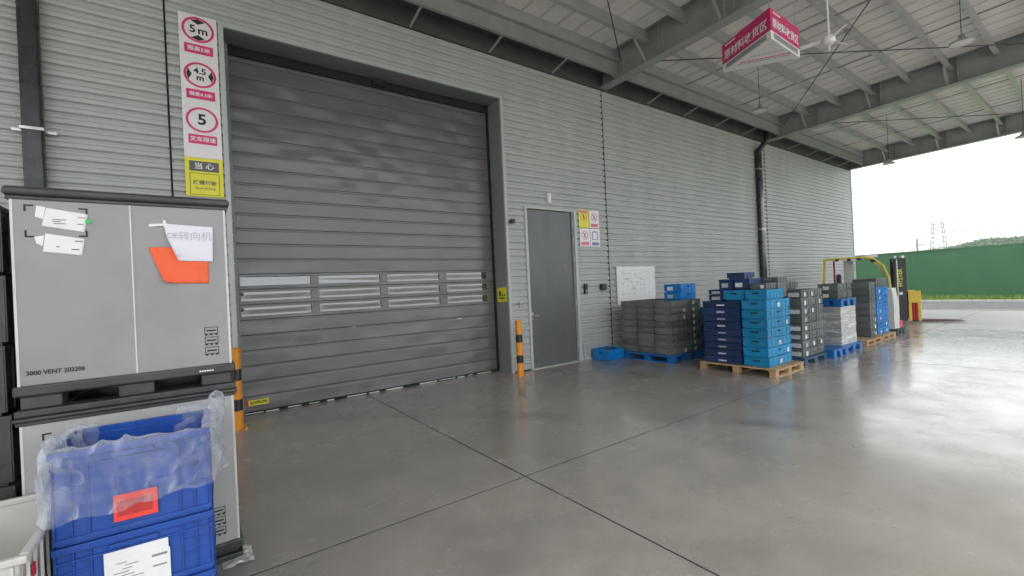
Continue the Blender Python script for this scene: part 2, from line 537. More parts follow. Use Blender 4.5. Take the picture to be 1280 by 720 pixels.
# ================================================================== SETTING
# ------------------------------------------------------------------ ground
g = MB().box(-600, 600, -600, 600, -1.0, -0.08).build('ground', 'grass')
tag(g, kind='structure')
ap = MB().box(-60, 23.2, -60, 0.6, -0.058, -0.047).box(22.6, 23.2, 0.6, 60, -0.058, -0.047).build('yard', 'apron')
tag(ap, kind='structure')
fl = MB().box(-16, 22.28, -11.3, 0.62, -0.045, -0.0035).build('floor', 'joint')
tag(fl, kind='structure')
xs = [-16.0, -5.32, 2.181, 9.68, 17.18, 22.3]
ys = [-11.3, -3.656, 0.62]
for i in range(len(xs) - 1):
    for j in range(len(ys) - 1):
        a, b_ = xs[i] + (0.008 if i else 0), xs[i + 1] - 0.008
        c_, d_ = ys[j] + 0.0095, ys[j + 1] - 0.0095
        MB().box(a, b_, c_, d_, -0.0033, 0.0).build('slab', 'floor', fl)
rd = MB().box(23.2, 28.62, -80, 80, -0.05, -0.04).build('road', 'asphalt')
tag(rd, kind='structure')
kb = MB()
kerb = empty('kerb', (28.7, 0, -0.04))
tag(kerb, kind='structure')
kme = MB().box(-0.075, 0.075, -0.49, 0.49, -0.02, 0.085).mesh('kerb_stone', 'kerb', 0.012)
for i in range(-28, 24):
    link('kerb_stone', kme, kerb, (0, i * 1.0, 0))
ge = MB().box(23.05, 23.2, -60, 60, -0.06, -0.02).build('drain_edge', 'kerb')
tag(ge, kind='structure')
# grass verge in front of the hoarding
gm = MB()
for i in range(9000):
    x, y = random.uniform(28.85, 30.5), random.uniform(-14, 9)
    a = random.uniform(0, PI)
    h = random.uniform(0.08, 0.30)
    dx, dy = math.cos(a) * 0.03, math.sin(a) * 0.03
    k = len(gm.v)
    gm.v += [(x - dx, y - dy, -0.05), (x + dx, y + dy, -0.05), (x + random.uniform(-.05, .05), y + random.uniform(-.05, .05), h)]
    gm.f.append((k, k + 1, k + 2))
vb = MB().box(28.78, 31.5, -60, 60, -0.05, 0.02).build('verge', 'grass')
tag(vb, kind='structure')
go = gm.build('grass', 'grass')
tag(go, 'strip of short grass in front of the green hoarding', 'grass', kind='stuff')

# hills with a wood on them
def hz(y):
    pts = [(-60, 12), (19.2, 13.4), (31.4, 14.0), (38, 11.8), (45, 10.9), (54, 9.9), (67, 8.6), (79, 7.9), (110, 6.8), (160, 5)]
    for (a, za), (b, zb) in zip(pts, pts[1:]):
        if a <= y <= b:
            return za + (zb - za) * (y - a) / (b - a)
    return 5
hm = MB()
NX, NY = 14, 60
for i in range(NX):
    for j in range(NY):
        x = 180 + 20 * i
        y = -60 + 220 * j / (NY - 1)
        t = max(0, 1 - abs((x - 300) / 125.0) ** 1.6)
        hm.v.append((x, y * (x / 300.0), -0.5 + hz(y) * t * 0.93))
for i in range(NX - 1):
    for j in range(NY - 1):
        k = i * NY + j
        hm.f.append((k, k + NY, k + NY + 1, k + 1))
ho = hm.build('hills', 'hill', smooth=True)
tag(ho, kind='structure')
fm = MB()
for i in range(3200):
    y = random.uniform(-20, 130)
    x = random.uniform(215, 345)
    t = max(0, 1 - abs((x - 300) / 125.0) ** 1.6)
    z = hz(y) * t * 0.93 - 0.5
    r = random.uniform(0.8, 1.7)
    cx, cy = x, y * (x / 300.0)
    for q in range(16):          # a crown of loose leaf clumps
        a, bb = random.uniform(0, 2 * PI), random.uniform(-0.3, 1)
        px = cx + math.cos(a) * r * random.uniform(0.2, 1)
        py = cy + math.sin(a) * r * random.uniform(0.2, 1)
        pz = z + r * 0.5 + bb * r * 0.7
        s_ = r * 0.38
        k = len(fm.v)
        for _ in range(3):
            fm.v.append((px + random.uniform(-s_, s_), py + random.uniform(-s_, s_), pz + random.uniform(-s_, s_)))
        fm.f.append((k, k + 1, k + 2))
fo = fm.build('wood', 'wood_far')
tag(fo, 'far green wooded hillside beyond the hoarding', 'wood', kind='stuff')

# ------------------------------------------------------------------ warehouse building
WH = 5.768
building = empty('warehouse_building', (0, 0, 0))
tag(building, 'grey warehouse clad in horizontal corrugated sheets, with roller shutter and side door', 'building')
PITCHW, DEP = 0.126, 0.034


PROF = [(0.0, 0.004), (0.06, 0.0), (0.27, 0.0), (0.33, 0.010), (0.40, 0.010), (0.46, 0.0), (0.62, 0.0), (0.68, 0.006), (0.75, 0.030), (0.80, DEP), (0.90, DEP), (0.95, 0.026), (1.0, 0.004)]


def prof(z):
    """rounded trapezoid: broad proud rib, narrow groove"""
    t = (z / PITCHW) % 1.0
    for (a, ya), (b_, yb) in zip(PROF, PROF[1:]):
        if a <= t <= b_:
            return ya + (yb - ya) * (t - a) / (b_ - a)
    return 0.0


def clad(x0, x1, z0, z1):
    zs = {round(z0, 4), round(z1, 4)}
    k = int(z0 / PITCHW) - 1
    while k * PITCHW < z1:
        for t in [q[0] for q in PROF[:-1]]:
            z = (k + t) * PITCHW
            if z0 < z < z1:
                zs.add(round(z, 4))
        k += 1
    zs = sorted(zs)
    mb = MB()
    for z in zs:
        y = prof(z)
        mb.v += [(x0, y, z), (x1, y, z)]
    for i in range(len(zs) - 1):
        mb.f.append((2 * i, 2 * i + 1, 2 * i + 3, 2 * i + 2))
    me = mb.mesh('cladding_panel', 'clad', smooth=True)
    return link('cladding_panel', me, building)


DX0, DX1, DZ = 0.478, 4.712, 5.011          # shutter opening
PX0, PX1, PZ = 5.146, 6.484, 3.088          # personnel door frame
clad(-9.0, -0.118, 0.02, WH)
clad(-0.098, DX0 - 0.05, 0.02, WH)
clad(DX0 - 0.05, DX1 + 0.05, DZ + 0.05, WH)
clad(DX1 + 0.05, PX0, 0.02, WH)
clad(PX0, PX1, PZ, WH)
clad(PX1, 7.425, 0.02, WH)
clad(7.449, 14.88, 0.02, WH)
clad(14.905, 22.45, 0.02, WH)
for xj in (-0.108, 7.437, 14.892):           # overlapping sheet ends read as a dark toothed line
    mb = MB()
    k = 0
    while k * PITCHW < WH - 0.05:
        z = k * PITCHW
        mb.box(xj - 0.0095, xj + 0.006, 0.002, 0.036, z + 0.62 * PITCHW, min(WH, z + 1.0 * PITCHW))
        k += 1
    tag(mb.build('sheet_lap', 'backing', building), kind='stuff')
mb = MB().box(-9.0, DX0 - 0.06, 0.044, 0.5, 0, WH).box(DX1 + 0.06, PX0 + 0.02, 0.044, 0.5, 0, WH).box(PX1 - 0.02, 22.44, 0.044, 0.5, 0, WH)
mb.box(DX0 - 0.06, DX1 + 0.06, 0.044, 0.5, DZ + 0.06, WH).box(PX0 + 0.02, PX1 - 0.02, 0.044, 0.5, PZ - 0.02, WH)
mb.build('wall_backing', 'backing', building)
MB().box(-16, 22.4, 0.62, 30, -0.05, 9.0).box(-16, -9.0, 0.03, 0.62, 0, 9.0).build('wall_core', 'clad', building)
MB().box(22.45, 22.53, -0.012, 0.6, 0, WH + 0.2).build('corner_trim', 'trim', building)
MB().box(22.46, 22.51, 0.6, 30, 0, 9.0).build('end_wall', 'clad', building)
MB().box(-9, DX0 - 0.06, -0.008, 0.03, 0, 0.03).box(PX1, 22.45, -0.008, 0.03, 0, 0.03).build('base_flashing', 'trim', building)
MB().box(DX0 - 0.055, DX0, -0.012, 0.03, 0, DZ + 0.05).build('opening_trim', 'trim', building)
MB().box(DX1, DX1 + 0.055, -0.012, 0.03, 0, DZ + 0.05).build('opening_trim', 'trim', building)
MB().box(DX0, DX1, -0.010, 0.03, DZ, DZ + 0.05).build('head_trim', 'trim', building)
# deep reveal of the shutter opening
MB().box(DX1, DX1 + 0.05, 0.0305, 0.61, 0, DZ + 0.05).build('reveal', 'jamb', building)
MB().box(DX0 - 0.05, DX0, 0.0305, 0.61, 0, DZ + 0.05).build('reveal', 'jamb', building)
MB().box(DX0, DX1, 0.0305, 0.61, DZ, DZ + 0.05).build('reveal_head', 'jamb', building)

# ---- roller shutter
YD = 0.42
door = empty('roller_shutter', (0, 0, 0))
door.parent = building
DP = 0.2083
ZTOP = 4.405 + 3 * DP            # 5.03
SX0, SX1 = DX0 + 0.07, DX1 - 0.05
pr_ = [(0.0, 0.010), (0.0, 0.172), (0.0015, 0.180), (0.006, 0.187), (0.006, 0.2045), (0.05, 0.2070), (0.05, 0.001), (0.006, 0.001), (0.002, 0.004)]
slat_me = MB().prism_x([(y, z) for y, z in pr_], SX0, SX1).mesh('slat', 'slat')
panes_x = [(0.50, 1.456), (1.566, 2.496), (2.615, 3.546), (3.686, 4.52)]
wm = MB()
za, zb_ = 0.052, 0.172
wm.box(SX0, SX1, 0.0, 0.05, 0.004, za).box(SX0, SX1, 0.0, 0.05, zb_, 0.2063)
ex = SX0
for (a, b_) in panes_x:
    a = max(a, SX0 + 0.02)
    if a > ex:
        wm.box(ex, a, 0.0, 0.05, za, zb_)
    ex = b_
wm.box(ex, SX1, 0.0, 0.05, za, zb_)
wslat_me = wm.mesh('window_slat', 'slat', 0.003, seg=1)
for k in range(24):
    z = 4.405 + 2 * DP - DP * k
    if z < 0.0: break
    wk = k in (15, 16, 17)
    o = link('window_slat' if wk else 'slat', wslat_me if wk else slat_me, door, (0, YD + (0.0 if k % 2 else 0.0015), z))
    if wk:
        for (a, b_) in panes_x:
            a = max(a, SX0 + 0.02)
            pm = MB()
            nx, nz = 22, 17
            sd_ = random.uniform(0, 50)
            for j in range(nz):
                for i in range(nx):
                    u, vv = i / (nx - 1), j / (nz - 1)
                    wob = 0.5 + 0.5 * mnoise.noise((u * 2.5 + sd_, k * 3.1, 0))
                    lo_, hi_ = 0.20 + 0.10 * wob, 0.80 - 0.14 * (1 - wob)
                    if k == 15 and a < 2: lo_, hi_ = (0.62, 0.64) if a < 1 else (0.55 - 0.3 * u, 0.62)
                    if vv < lo_: bul = -0.05 * vv
                    elif vv < hi_: bul = -0.05 * lo_ + 0.13 * (vv - lo_) * 0.6
                    else: bul = -0.05 * lo_ + 0.13 * (hi_ - lo_) * 0.6 - 0.05 * (vv - hi_)
                    bul = bul * 0.22 + 0.004
                    bul *= min(1, 14 * u, 14 * (1 - u))
                    bul += 0.0006 * mnoise.noise((u * 3 + sd_, vv * 2, k))
                    pm.v.append((a - 0.004 + (b_ - a + 0.008) * u, YD + 0.02 - bul, z + za - 0.004 + (zb_ - za + 0.008) * vv))
            for j in range(nz - 1):
                for i in range(nx - 1):
                    q = j * nx + i
                    pm.f.append((q, q + 1, q + nx + 1, q + nx))
            pm.build('pane', 'pane', door, smooth=True)
MB().box(DX0, SX0 - 0.004, YD - 0.05, YD + 0.10, 0, DZ - 0.002).build('guide_rail', 'jamb', door, bevel=0.004)
MB().box(SX1 + 0.004, DX1, YD - 0.015, YD + 0.10, 0, DZ - 0.002).build('guide_rail', 'rubber', door)
MB().box(SX0, SX1, YD - 0.045, YD - 0.012, 4.865, 4.955).build('head_seal', 'rubber', door)
MB().box(SX0, SX1, YD - 0.006, YD + 0.04, 4.955, DZ - 0.003).build('head_brush', 'rubber', door)
MB().box(2.50, 2.68, YD - 0.13, YD - 0.03, 4.87, 4.97).build('door_sensor', 'rubber', door, bevel=0.01)
mb = MB()
for i in range(26):
    mb.cyl((DX0 + 0.03, YD - 0.055, 0.15 + i * 0.19), (DX0 + 0.03, YD - 0.045, 0.15 + i * 0.19), 0.009, n=6)
mb.build('rail_bolts', 'galv', door)
tag(door.children[-1], kind='stuff')
MB().box(SX0, SX1, YD - 0.02, YD + 0.04, 0.0, 0.028).build('bottom_seal', 'rubber', door)
mb = MB()                                    # frayed pale edge of the seal
x = SX0
while x < SX1 - 0.15:
    L_ = random.uniform(0.06, 0.32)
    if random.random() < 0.75:
        mb.box(x, min(x + L_, SX1), YD - 0.027, YD - 0.021, 0.008 + random.uniform(-.003, .005), 0.02 + random.uniform(0, .008))
    x += L_ + random.uniform(0.01, 0.12)
tag(mb.build('seal_strip', 'edge', door), kind='stuff')
st = MB().box(0.60, 0.845, YD - 0.004, YD - 0.001, 0.115, 0.19).build('maker_sticker', 'yellow', door)
MB().box(0.565, 0.60, YD - 0.004, YD - 0.001, 0.115, 0.19).build('sticker_mark', 'red', door)
text('SOPRON', 0.052, 'ink', door, (0.725, YD - 0.0055, 0.152), bold=0.0016)
# small scrapes
for (x, z, wd) in ((2.02, 1.06, 0.05), (3.86, 1.04, 0.10)):
    MB().box(x, x + wd, YD - 0.0012, YD + 0.0005, z, z + 0.012).build('scrape', 'edge', door)
# yellow notice on the jamb
MB().box(DX1 - 0.004, DX1 - 0.001, 0.06, 0.36, 1.30, 1.57).build('jamb_notice', 'yellow', building)
MB().box(DX1 - 0.006, DX1 - 0.0045, 0.12, 0.30, 1.36, 1.385).box(DX1 - 0.006, DX1 - 0.0045, 0.24, 0.30, 1.41, 1.50).box(DX1 - 0.006, DX1 - 0.0045, 0.10, 0.22, 1.42, 1.44).build('notice_print', 'p_green', building)

# ---- personnel door
pd = empty('side_door', (0, 0, 0))
pd.parent = building
FR = 0.055
MB().box(PX0, PX0 + FR, -0.03, 0.12, 0, PZ).box(PX1 - FR - 0.02, PX1, -0.03, 0.12, 0, PZ).box(PX0 + FR, PX1 - FR - 0.02, -0.03, 0.12, PZ - 0.05, PZ).build('door_frame', 'trim', pd, bevel=0.004)
MB().box(PX0 + FR + 0.005, PX1 - FR - 0.025, 0.03, 0.08, 0.02, PZ - 0.055).build('door_leaf', 'doorleaf', pd, bevel=0.003)
MB().box(PX1 - FR - 0.06, PX1 - FR - 0.022, 0.0, 0.03, 0.02, PZ - 0.052).build('frame_stop', 'jamb', pd)
MB().box(PX0, PX1, -0.06, 0.12, -0.005, 0.014).build('threshold', 'kerb', pd)
hd = MB().cyl((5.262, 0.03, 1.0), (5.262, -0.03, 1.0), 0.012).cyl((5.255, -0.03, 1.0), (5.375, -0.03, 0.998), 0.01).build('door_handle', 'galv', pd, smooth=True)
MB().box(5.24, 5.285, 0.022, 0.03, 0.93, 1.07).build('handle_plate', 'galv', hd, bevel=0.003)
for z in (0.35, 1.2, 2.1, 2.45, 2.8):
    MB().cyl((PX1 - FR - 0.028, 0.012, z - 0.06), (PX1 - FR - 0.028, 0.012, z + 0.06), 0.014, n=8).build('hinge', 'galv', pd)
MB().cyl((6.56, -0.02, 0.0), (6.56, -0.02, 0.33), 0.016, n=8).cyl((6.70, -0.02, 0.0), (6.70, -0.02, 0.33), 0.016, n=8).cyl((6.50, -0.02, 0.33), (6.78, -0.02, 0.33), 0.016, n=8).build('conduit', 'trim', building, smooth=True)

# ---- downpipes
def downpipe(x0, x1, z1, elbow):
    p_ = empty('downpipe', (0, 0, 0))
    p_.parent = building
    MB().box(x0, x1, -0.125, -0.012, 0.06, z1).build('pipe', 'pipe', p_, bevel=0.022, seg=3, smooth=True)
    if elbow:
        xm = (x0 + x1) / 2
        MB().bar((xm, -0.07, z1 - 0.05), (xm + 0.02, -0.34, z1 + 0.26), 0.14, 0.12).bar((xm + 0.02, -0.34, z1 + 0.22), (xm + 0.03, -0.34, z1 + 0.6), 0.14, 0.12).build('elbow', 'pipe', p_, bevel=0.015)
    for z in ([3.40] if not elbow else [4.85, 3.0, 1.2]):
        MB().box(x0 - 0.012, x1 + 0.012, -0.133, -0.005, z - 0.016, z + 0.016).box(x0 - 0.09, x0 - 0.012, -0.02, -0.004, z - 0.016, z + 0.016).box(x1 + 0.012, x1 + 0.09, -0.02, -0.004, z - 0.016, z + 0.016).build('pipe_bracket', 'galv', p_, bevel=0.003)
downpipe(-1.30, -1.145, 6.2, False)
downpipe(14.22, 14.45, 5.45, True)

# ------------------------------------------------------------------ canopy
canopy = empty('canopy', (0, 0, 0))
tag(canopy, 'steel framed canopy with white ribbed roof sheets over the loading bay', 'canopy')
SL = 0.025
YF = -9.3
def zb(y): return 5.80 + SL * -y
BH = 0.64
def ibeam(x, name='rafter', wd=0.24, top=True):
    mb = MB()
    for (dx, z0, z1) in ((wd / 2, 0, 0.02), (0.008, 0.02, BH - 0.02), (wd / 2, BH - 0.02, BH)):
        ya, yb = 0.0, YF
        mb.hexa([(x - dx, yb, zb(yb) + z0), (x + dx, yb, zb(yb) + z0), (x + dx, ya, zb(ya) + z0), (x - dx, ya, zb(ya) + z0),
                 (x - dx, yb, zb(yb) + z1), (x + dx, yb, zb(yb) + z1), (x + dx, ya, zb(ya) + z1), (x - dx, ya, zb(ya) + z1)])
    for i in range(1, 7):
        y = -1.45 * i - 0.05
        mb.box(x - wd / 2 + 0.01, x + wd / 2 - 0.01, y - 0.006, y + 0.006, zb(y) + 0.021, zb(y) + BH - 0.021)
    return mb.build(name, 'steel_green', canopy)
BX = [-7.5, 0.0, 7.5, 15.0, 22.42]
for x in BX:
    ibeam(x)
PY = [-0.45, -1.22, -2.0, -2.75, -3.5, -4.25, -5.0, -5.75, -6.5, -7.25, -8.0, -8.75, -9.2]
PDEP = 0.27
for bi in range(1, len(BX) - 1):
    xa, xb = BX[bi] + 0.012, BX[bi + 1] - 0.012
    for i, y in enumerate(PY):
        zt = zb(y) + BH - 0.002
        z0 = zt - PDEP
        mb = MB()
        mb.box(xa, xb, y - 0.005, y + 0.005, z0, zt)
        mb.box(xa, xb, y - 0.085, y - 0.0052, z0, z0 + 0.008).box(xa, xb, y - 0.085, y - 0.079, z0 + 0.0082, z0 + 0.03)
        mb.box(xa, xb, y + 0.0052, y + 0.085, zt - 0.008, zt).box(xa, xb, y + 0.079, y + 0.085, zt - 0.03, zt - 0.0082)
        mb.build('purlin', 'steel_light', canopy)
        if i % 2 == 1 or i == 0:            # fly braces to the rafter's lower flange
            for (xr, sg) in ((BX[bi], 1), (BX[bi + 1], -1)):
                MB().bar((xr + sg * 0.07, y + 0.03, zb(y) + 0.03), (xr + sg * 0.42, y + 0.03, z0 + 0.05), 0.05, 0.012).build('fly_brace', 'steel_light', canopy)
    # eaves beam under the first purlin
    y = -0.45
    z1 = zb(y) + BH - PDEP - 0.012
    mb = MB().box(xa, xb, y - 0.004, y + 0.004, zb(y) + 0.065, z1).box(xa, xb, y - 0.07, y - 0.0042, zb(y) + 0.055, zb(y) + 0.064).box(xa, xb, y - 0.07, y + 0.0, z1, z1 + 0.008)
    mb.build('eaves_beam', 'steel_green', canopy)
    for q in range(1, 5):
        xx = xa + q * 1.5
        MB().bar((xx, -0.44, zb(-0.45) + 0.07), (xx, -0.02, WH + 0.02), 0.03, 0.03).build('eaves_strut', 'steel_green', canopy)
MB().box(-9, 22.4, -0.30, -0.012, 6.08, 6.30).build('gutter', 'gutter', canopy)
MB().box(-9, 22.4, -0.012, 0.0285, WH, 6.4).build('head_flashing', 'gutter', canopy)
MB().box(-9, 22.4, 0.029, 0.62, WH + 0.004, 7.2).build('upstand', 'gutter', canopy)
# ribbed roof sheets
SW = 1.25
nrib = 3
def sheet_mesh():
    pts = []
    for i in range(nrib):
        x = i * SW / 3
        pts += [(x, 0), (x + 0.355, 0), (x + 0.362, 0.085), (x + 0.402, 0.085), (x + SW / 3 - 0.0001, 0)]
    mb = MB()
    y0, y1 = 0.61, YF - 0.15
    for (x, z) in pts:
        mb.v += [(x, y0, zb(y0) + BH + 0.012 + z), (x, y1, zb(y1) + BH + 0.012 + z)]
    for i in range(len(pts) - 1):
        mb.f.append((2 * i, 2 * i + 1, 2 * i + 3, 2 * i + 2))
    return mb.mesh('roof_sheet', 'deck')
sme = sheet_mesh()
x = -10.0
while x < 22.3:
    link('roof_sheet', sme, canopy, (x + 0.001, 0, 0))
    x += SW
MB().hexa([(22.45, YF - .15, zb(YF) - 0.02 + 0.1), (22.60, YF - .15, zb(YF) + 0.08), (22.60, 0.6, zb(0.6) + 0.08), (22.45, 0.6, zb(.6) + 0.08),
           (22.45, YF - .15, zb(YF) + BH + 0.1), (22.60, YF - .15, zb(YF) + BH + 0.1), (22.60, 0.6, zb(.6) + BH + 0.1), (22.45, 0.6, zb(.6) + BH + 0.1)]).build('gable_fascia', 'trim', canopy)
# bracing rods and cable runs below the purlins
def rod(a, b_, r=0.011, m_='rod'):
    MB().cyl(a, b_, r, n=6).build('bracing_rod', m_, canopy)
def zr(y): return zb(y) + BH - PDEP - 0.03
for (xa, xb, ya, yb) in ((7.6, 14.9, -5.6, -0.6), (7.6, 14.9, -0.6, -5.6), (0.1, 7.4, -0.6, -5.6), (0.1, 7.4, -5.6, -0.6), (7.6, 14.9, -5.7, -9.0), (15.1, 22.3, -0.6, -5.6)):
    rod((xa, ya, zr(ya)), (xb, yb, zr(yb)))
for x in (9.9, 12.4, 17.4, 19.9):
    rod((x, -0.4, zr(-.4) + 0.1), (x, -9.1, zr(-9.1) + 0.1), 0.008)

# ================================================================== THINGS ON THE WALL
YS = -0.008
# ---- tall limit sign beside the shutter
sg = empty('limit_sign', (0.022, YS, 2.842))
sg.scale = (1, 1, 0.94)
tag(sg, 'tall white and yellow board of height, width and speed limits left of the shutter', 'sign')
MB().box(0, 0.385, -0.012, 0, 0.50, 2.36).build('white_panel', 'board', sg, bevel=0.002, seg=1)
MB().box(0, 0.385, -0.0125, 0, 0.0, 0.4985).build('yellow_panel', 'yellow', sg, bevel=0.002, seg=1)
cx = 0.193
YY = -0.0135
for i, (zc, cap) in enumerate(((2.17, '限高5米'), (1.58, '限宽4.5米'), (0.995, '叉车限速'))):
    MB().ring(0.138, 0.164, YY - 0.001, YY, 40, (cx, zc)).build('red_ring', 'crimson', sg)
    MB().box(cx - 0.145, cx + 0.145, YY - 0.001, YY, zc - 0.315, zc - 0.195).build('red_caption', 'crimson', sg)
    text(cap, 0.066 if i != 1 else 0.055, 'wht_print', sg, (cx, YY - 0.002, zc - 0.257), bold=0.0012)
text('5', 0.135, 'ink', sg, (cx - 0.055, YY - 0.002, 2.168), bold=0.003)
text('m', 0.135, 'ink', sg, (cx + 0.048, YY - 0.002, 2.160), bold=0.003)
MB().prism([(cx - 0.075, 2.284), (cx, 2.238), (cx + 0.075, 2.284), (cx, 2.307)], YY - 0.001, YY).build('arrow_mark', 'ink', sg)
MB().prism([(cx - 0.075, 2.056), (cx, 2.102), (cx + 0.075, 2.056), (cx, 2.033)], YY - 0.001, YY).build('arrow_mark', 'ink', sg)
text('4.5', 0.105, 'ink', sg, (cx, YY - 0.002, 1.628), bold=0.0025)
text('m', 0.105, 'ink', sg, (cx, YY - 0.002, 1.543), bold=0.0025)
MB().prism([(cx - 0.118, 1.51), (cx - 0.082, 1.58), (cx - 0.118, 1.65), (cx - 0.136, 1.58)], YY - 0.001, YY).build('arrow_mark', 'ink', sg)
MB().prism([(cx + 0.118, 1.51), (cx + 0.082, 1.58), (cx + 0.118, 1.65), (cx + 0.136, 1.58)], YY - 0.001, YY).build('arrow_mark', 'ink', sg)
text('5', 0.19, 'ink', sg, (cx, YY - 0.002, 0.995), bold=0.005)
MB().box(cx - 0.15, cx + 0.15, YY - 0.001, YY, 0.325, 0.455).build('dark_caption', 'chargrey', sg, bevel=0.0004)
text('当 心', 0.09, 'wht_print', sg, (cx, YY - 0.002, 0.388), bold=0.0015)
mb = MB()
for (a, b_, c_, d_) in ((-.15, .15, .295, .30), (-.15, .15, .02, .025), (-.15, -.145, .025, .295), (.145, .15, .025, .295)):
    mb.box(cx + a, cx + b_, YY - 0.001, YY, c_, d_)
mb.build('caption_outline', 'ink', sg)
text('缓慢行驶', 0.060, 'chargrey', sg, (cx, YY - 0.002, 0.175), bold=0.0008)
text('Slow driving', 0.042, 'chargrey', sg, (cx, YY - 0.002, 0.105))

# ---- four small safety notices right of the side door
def notice(x, z, wd, ht, back, label, kind):
    o = MB().box(0, wd, -0.004, 0, 0, ht).build('safety_notice', back, None, (x, YS, z))
    tag(o, label, 'notice', 'small notices beside the side door')
    c = wd / 2
    zc = ht * 0.62
    if kind in (0, 1, 2):
        MB().ring(0.075, 0.09, -0.0055, -0.0045, 28, (c, zc)).build('red_ring', 'pink', o)
        MB().bar((c - 0.055, -0.005, zc + 0.055), (c + 0.055, -0.005, zc - 0.055), 0.001, 0.016, (0, 1, 0)).build('red_slash', 'pink', o)
        MB().box(c - 0.02, c + 0.015, -0.0056, -0.0046, zc - 0.05, zc + 0.045).build('pictogram', 'ink_grey' if kind else 'red', o)
        if kind:
            MB().box(0.035, wd - 0.035, -0.0055, -0.0045, 0.025, 0.095).build('caption', 'pink', o)
        else:
            MB().box(0.02, wd - 0.02, -0.0055, -0.0045, ht - 0.06, ht - 0.02).build('caption', 'pink', o)
    else:
        mb = MB()
        for (a, b_, c_, d_) in ((.055, .075, .14, .31), (.205, .225, .14, .31), (.075, .205, .14, .155), (.075, .205, .30, .325)):
            mb.box(a, b_, -0.0055, -0.0045, c_, d_)
        mb.build('pictogram', 'violet', o)
        MB().box(0.045, wd - 0.03, -0.0055, -0.0045, 0.025, 0.095).build('caption', 'violet', o)
notice(6.565, 2.735, 0.295, 0.375, 'yellow', 'yellow notice with a red prohibition circle beside the side door', 0)
notice(6.875, 2.735, 0.285, 0.375, 'board', 'white notice with red circle and red caption, upper right of four', 1)
notice(6.575, 2.345, 0.295, 0.375, 'board', 'white notice with red circle directly below the yellow notice', 2)
notice(6.882, 2.345, 0.285, 0.375, 'board', 'white notice with violet pictogram, lower right of four', 3)

# ---- small fittings
o = MB().box(5.72, 5.80, -0.06, 0.0, 3.17, 3.37).build('emergency_light', 'white', bevel=0.012)
tag(o, 'small white upright fitting on the wall above the side door', 'light fitting')
o = MB().cyl((4.82, 0.0, 2.77), (4.82, -0.05, 2.77), 0.018, n=10).cyl((4.82, -0.05, 2.77), (4.80, -0.13, 2.76), 0.045, 0.04, n=14).build('wall_camera', 'black', smooth=True)
tag(o, 'small black knob-like camera on the cladding between shutter and side door', 'camera')
o = MB().box(4.93, 5.0, -0.05, 0.0, 1.20, 1.29).build('push_button', 'trim', bevel=0.008)
MB().cyl((4.965, -0.05, 1.245), (4.965, -0.062, 1.245), 0.022, n=12).build('button', 'ink_grey', o)
tag(o, 'small grey push button box on the wall left of the side door', 'switch')
o = MB().box(6.62, 6.70, -0.05, 0.0, 1.36, 1.57).build('card_reader', 'black', bevel=0.008)
MB().box(6.635, 6.685, -0.054, -0.0502, 1.39, 1.45).build('reader_pad', 'ink_grey', o)
tag(o, 'black upright card reader right of the side door', 'card reader')
o = MB().box(7.10, 7.26, -0.07, 0.0, 1.42, 1.55).build('socket_box', 'black', bevel=0.012)
MB().box(7.12, 7.24, -0.085, -0.0702, 1.47, 1.54).build('socket_lid', 'boxbase', o, bevel=0.006)
tag(o, 'black square socket box between card reader and whiteboard', 'socket')

# ---- whiteboard
wbz, wbh = 1.06, 0.86
o = MB().box(0.015, 1.345, -0.018, -0.004, 0.015, wbh - 0.015).build('whiteboard', 'paper', None, (7.63, YS, wbz))
tag(o, 'white wall board with faint table lines above the dark grey crates', 'whiteboard')
MB().box(0, 1.36, -0.024, 0, 0, 0.0148).box(0, 1.36, -0.024, 0, wbh - 0.0148, wbh).box(0, 0.0148, -0.024, 0, 0.015, wbh - 0.015).box(1.3452, 1.36, -0.024, 0, 0.015, wbh - 0.015).build('board_frame', 'edge', o)
mb = MB()
for i in range(9):
    z = 0.08 + i * 0.085
    mb.box(0.06, 1.25, -0.0195, -0.0185, z, z + 0.003)
for i in range(9):
    x = 0.06 + i * 0.149
    mb.box(x, x + 0.003, -0.0196, -0.0186, 0.08, 0.76)
mb.build('table_lines', 'pencil', o)
mb = MB()
for i in range(60):
    x, z = random.uniform(0.08, 1.15), random.uniform(0.2, 0.74)
    mb.box(x, x + random.uniform(0.02, 0.09), -0.0197, -0.0187, z, z + random.uniform(0.006, 0.02))
tag(mb.build('board_writing', 'pencil', o), kind='stuff')

# ================================================================== UNDER THE CANOPY
# ---- three-sided hanging sign
A_, B_, C_ = Vector((5.771, -4.180, 0)), Vector((6.118, -3.397, 0)), Vector((6.614, -4.166, 0))
hz0, hh = 4.40, 0.375
hs_ = empty('hanging_sign', (0, 0, hz0))
tag(hs_, 'crimson and white three-sided hanging sign below the canopy', 'sign')
cen = (A_ + B_ + C_) / 3
def tri(k, z0, z1, name, m_):
    pts = [cen + (p_ - cen) * k for p_ in (A_, B_, C_)]
    mb = MB()
    mb.v = [(p_.x, p_.y, z0) for p_ in pts] + [(p_.x, p_.y, z1) for p_ in pts]
    mb.f = [(0, 2, 1), (3, 4, 5), (0, 1, 4, 3), (1, 2, 5, 4), (2, 0, 3, 5)]
    return mb.build(name, m_, hs_)
tri(1.0, 0.0, 0.105, 'white_base', 'white')
tri(1.003, 0.1055, hh, 'red_panel', 'crimson_deep')
def on_face(P, Q, u, z, off=0.004):
    d = (Q - P)
    n = Vector((d.y, -d.x, 0)).normalized()
    if n.dot(P - cen) < 0: n = -n
    pt = P + d * u + n * off
    ang = math.atan2(d.y, d.x)
    return (pt.x, pt.y, z), (PI / 2, 0, ang)
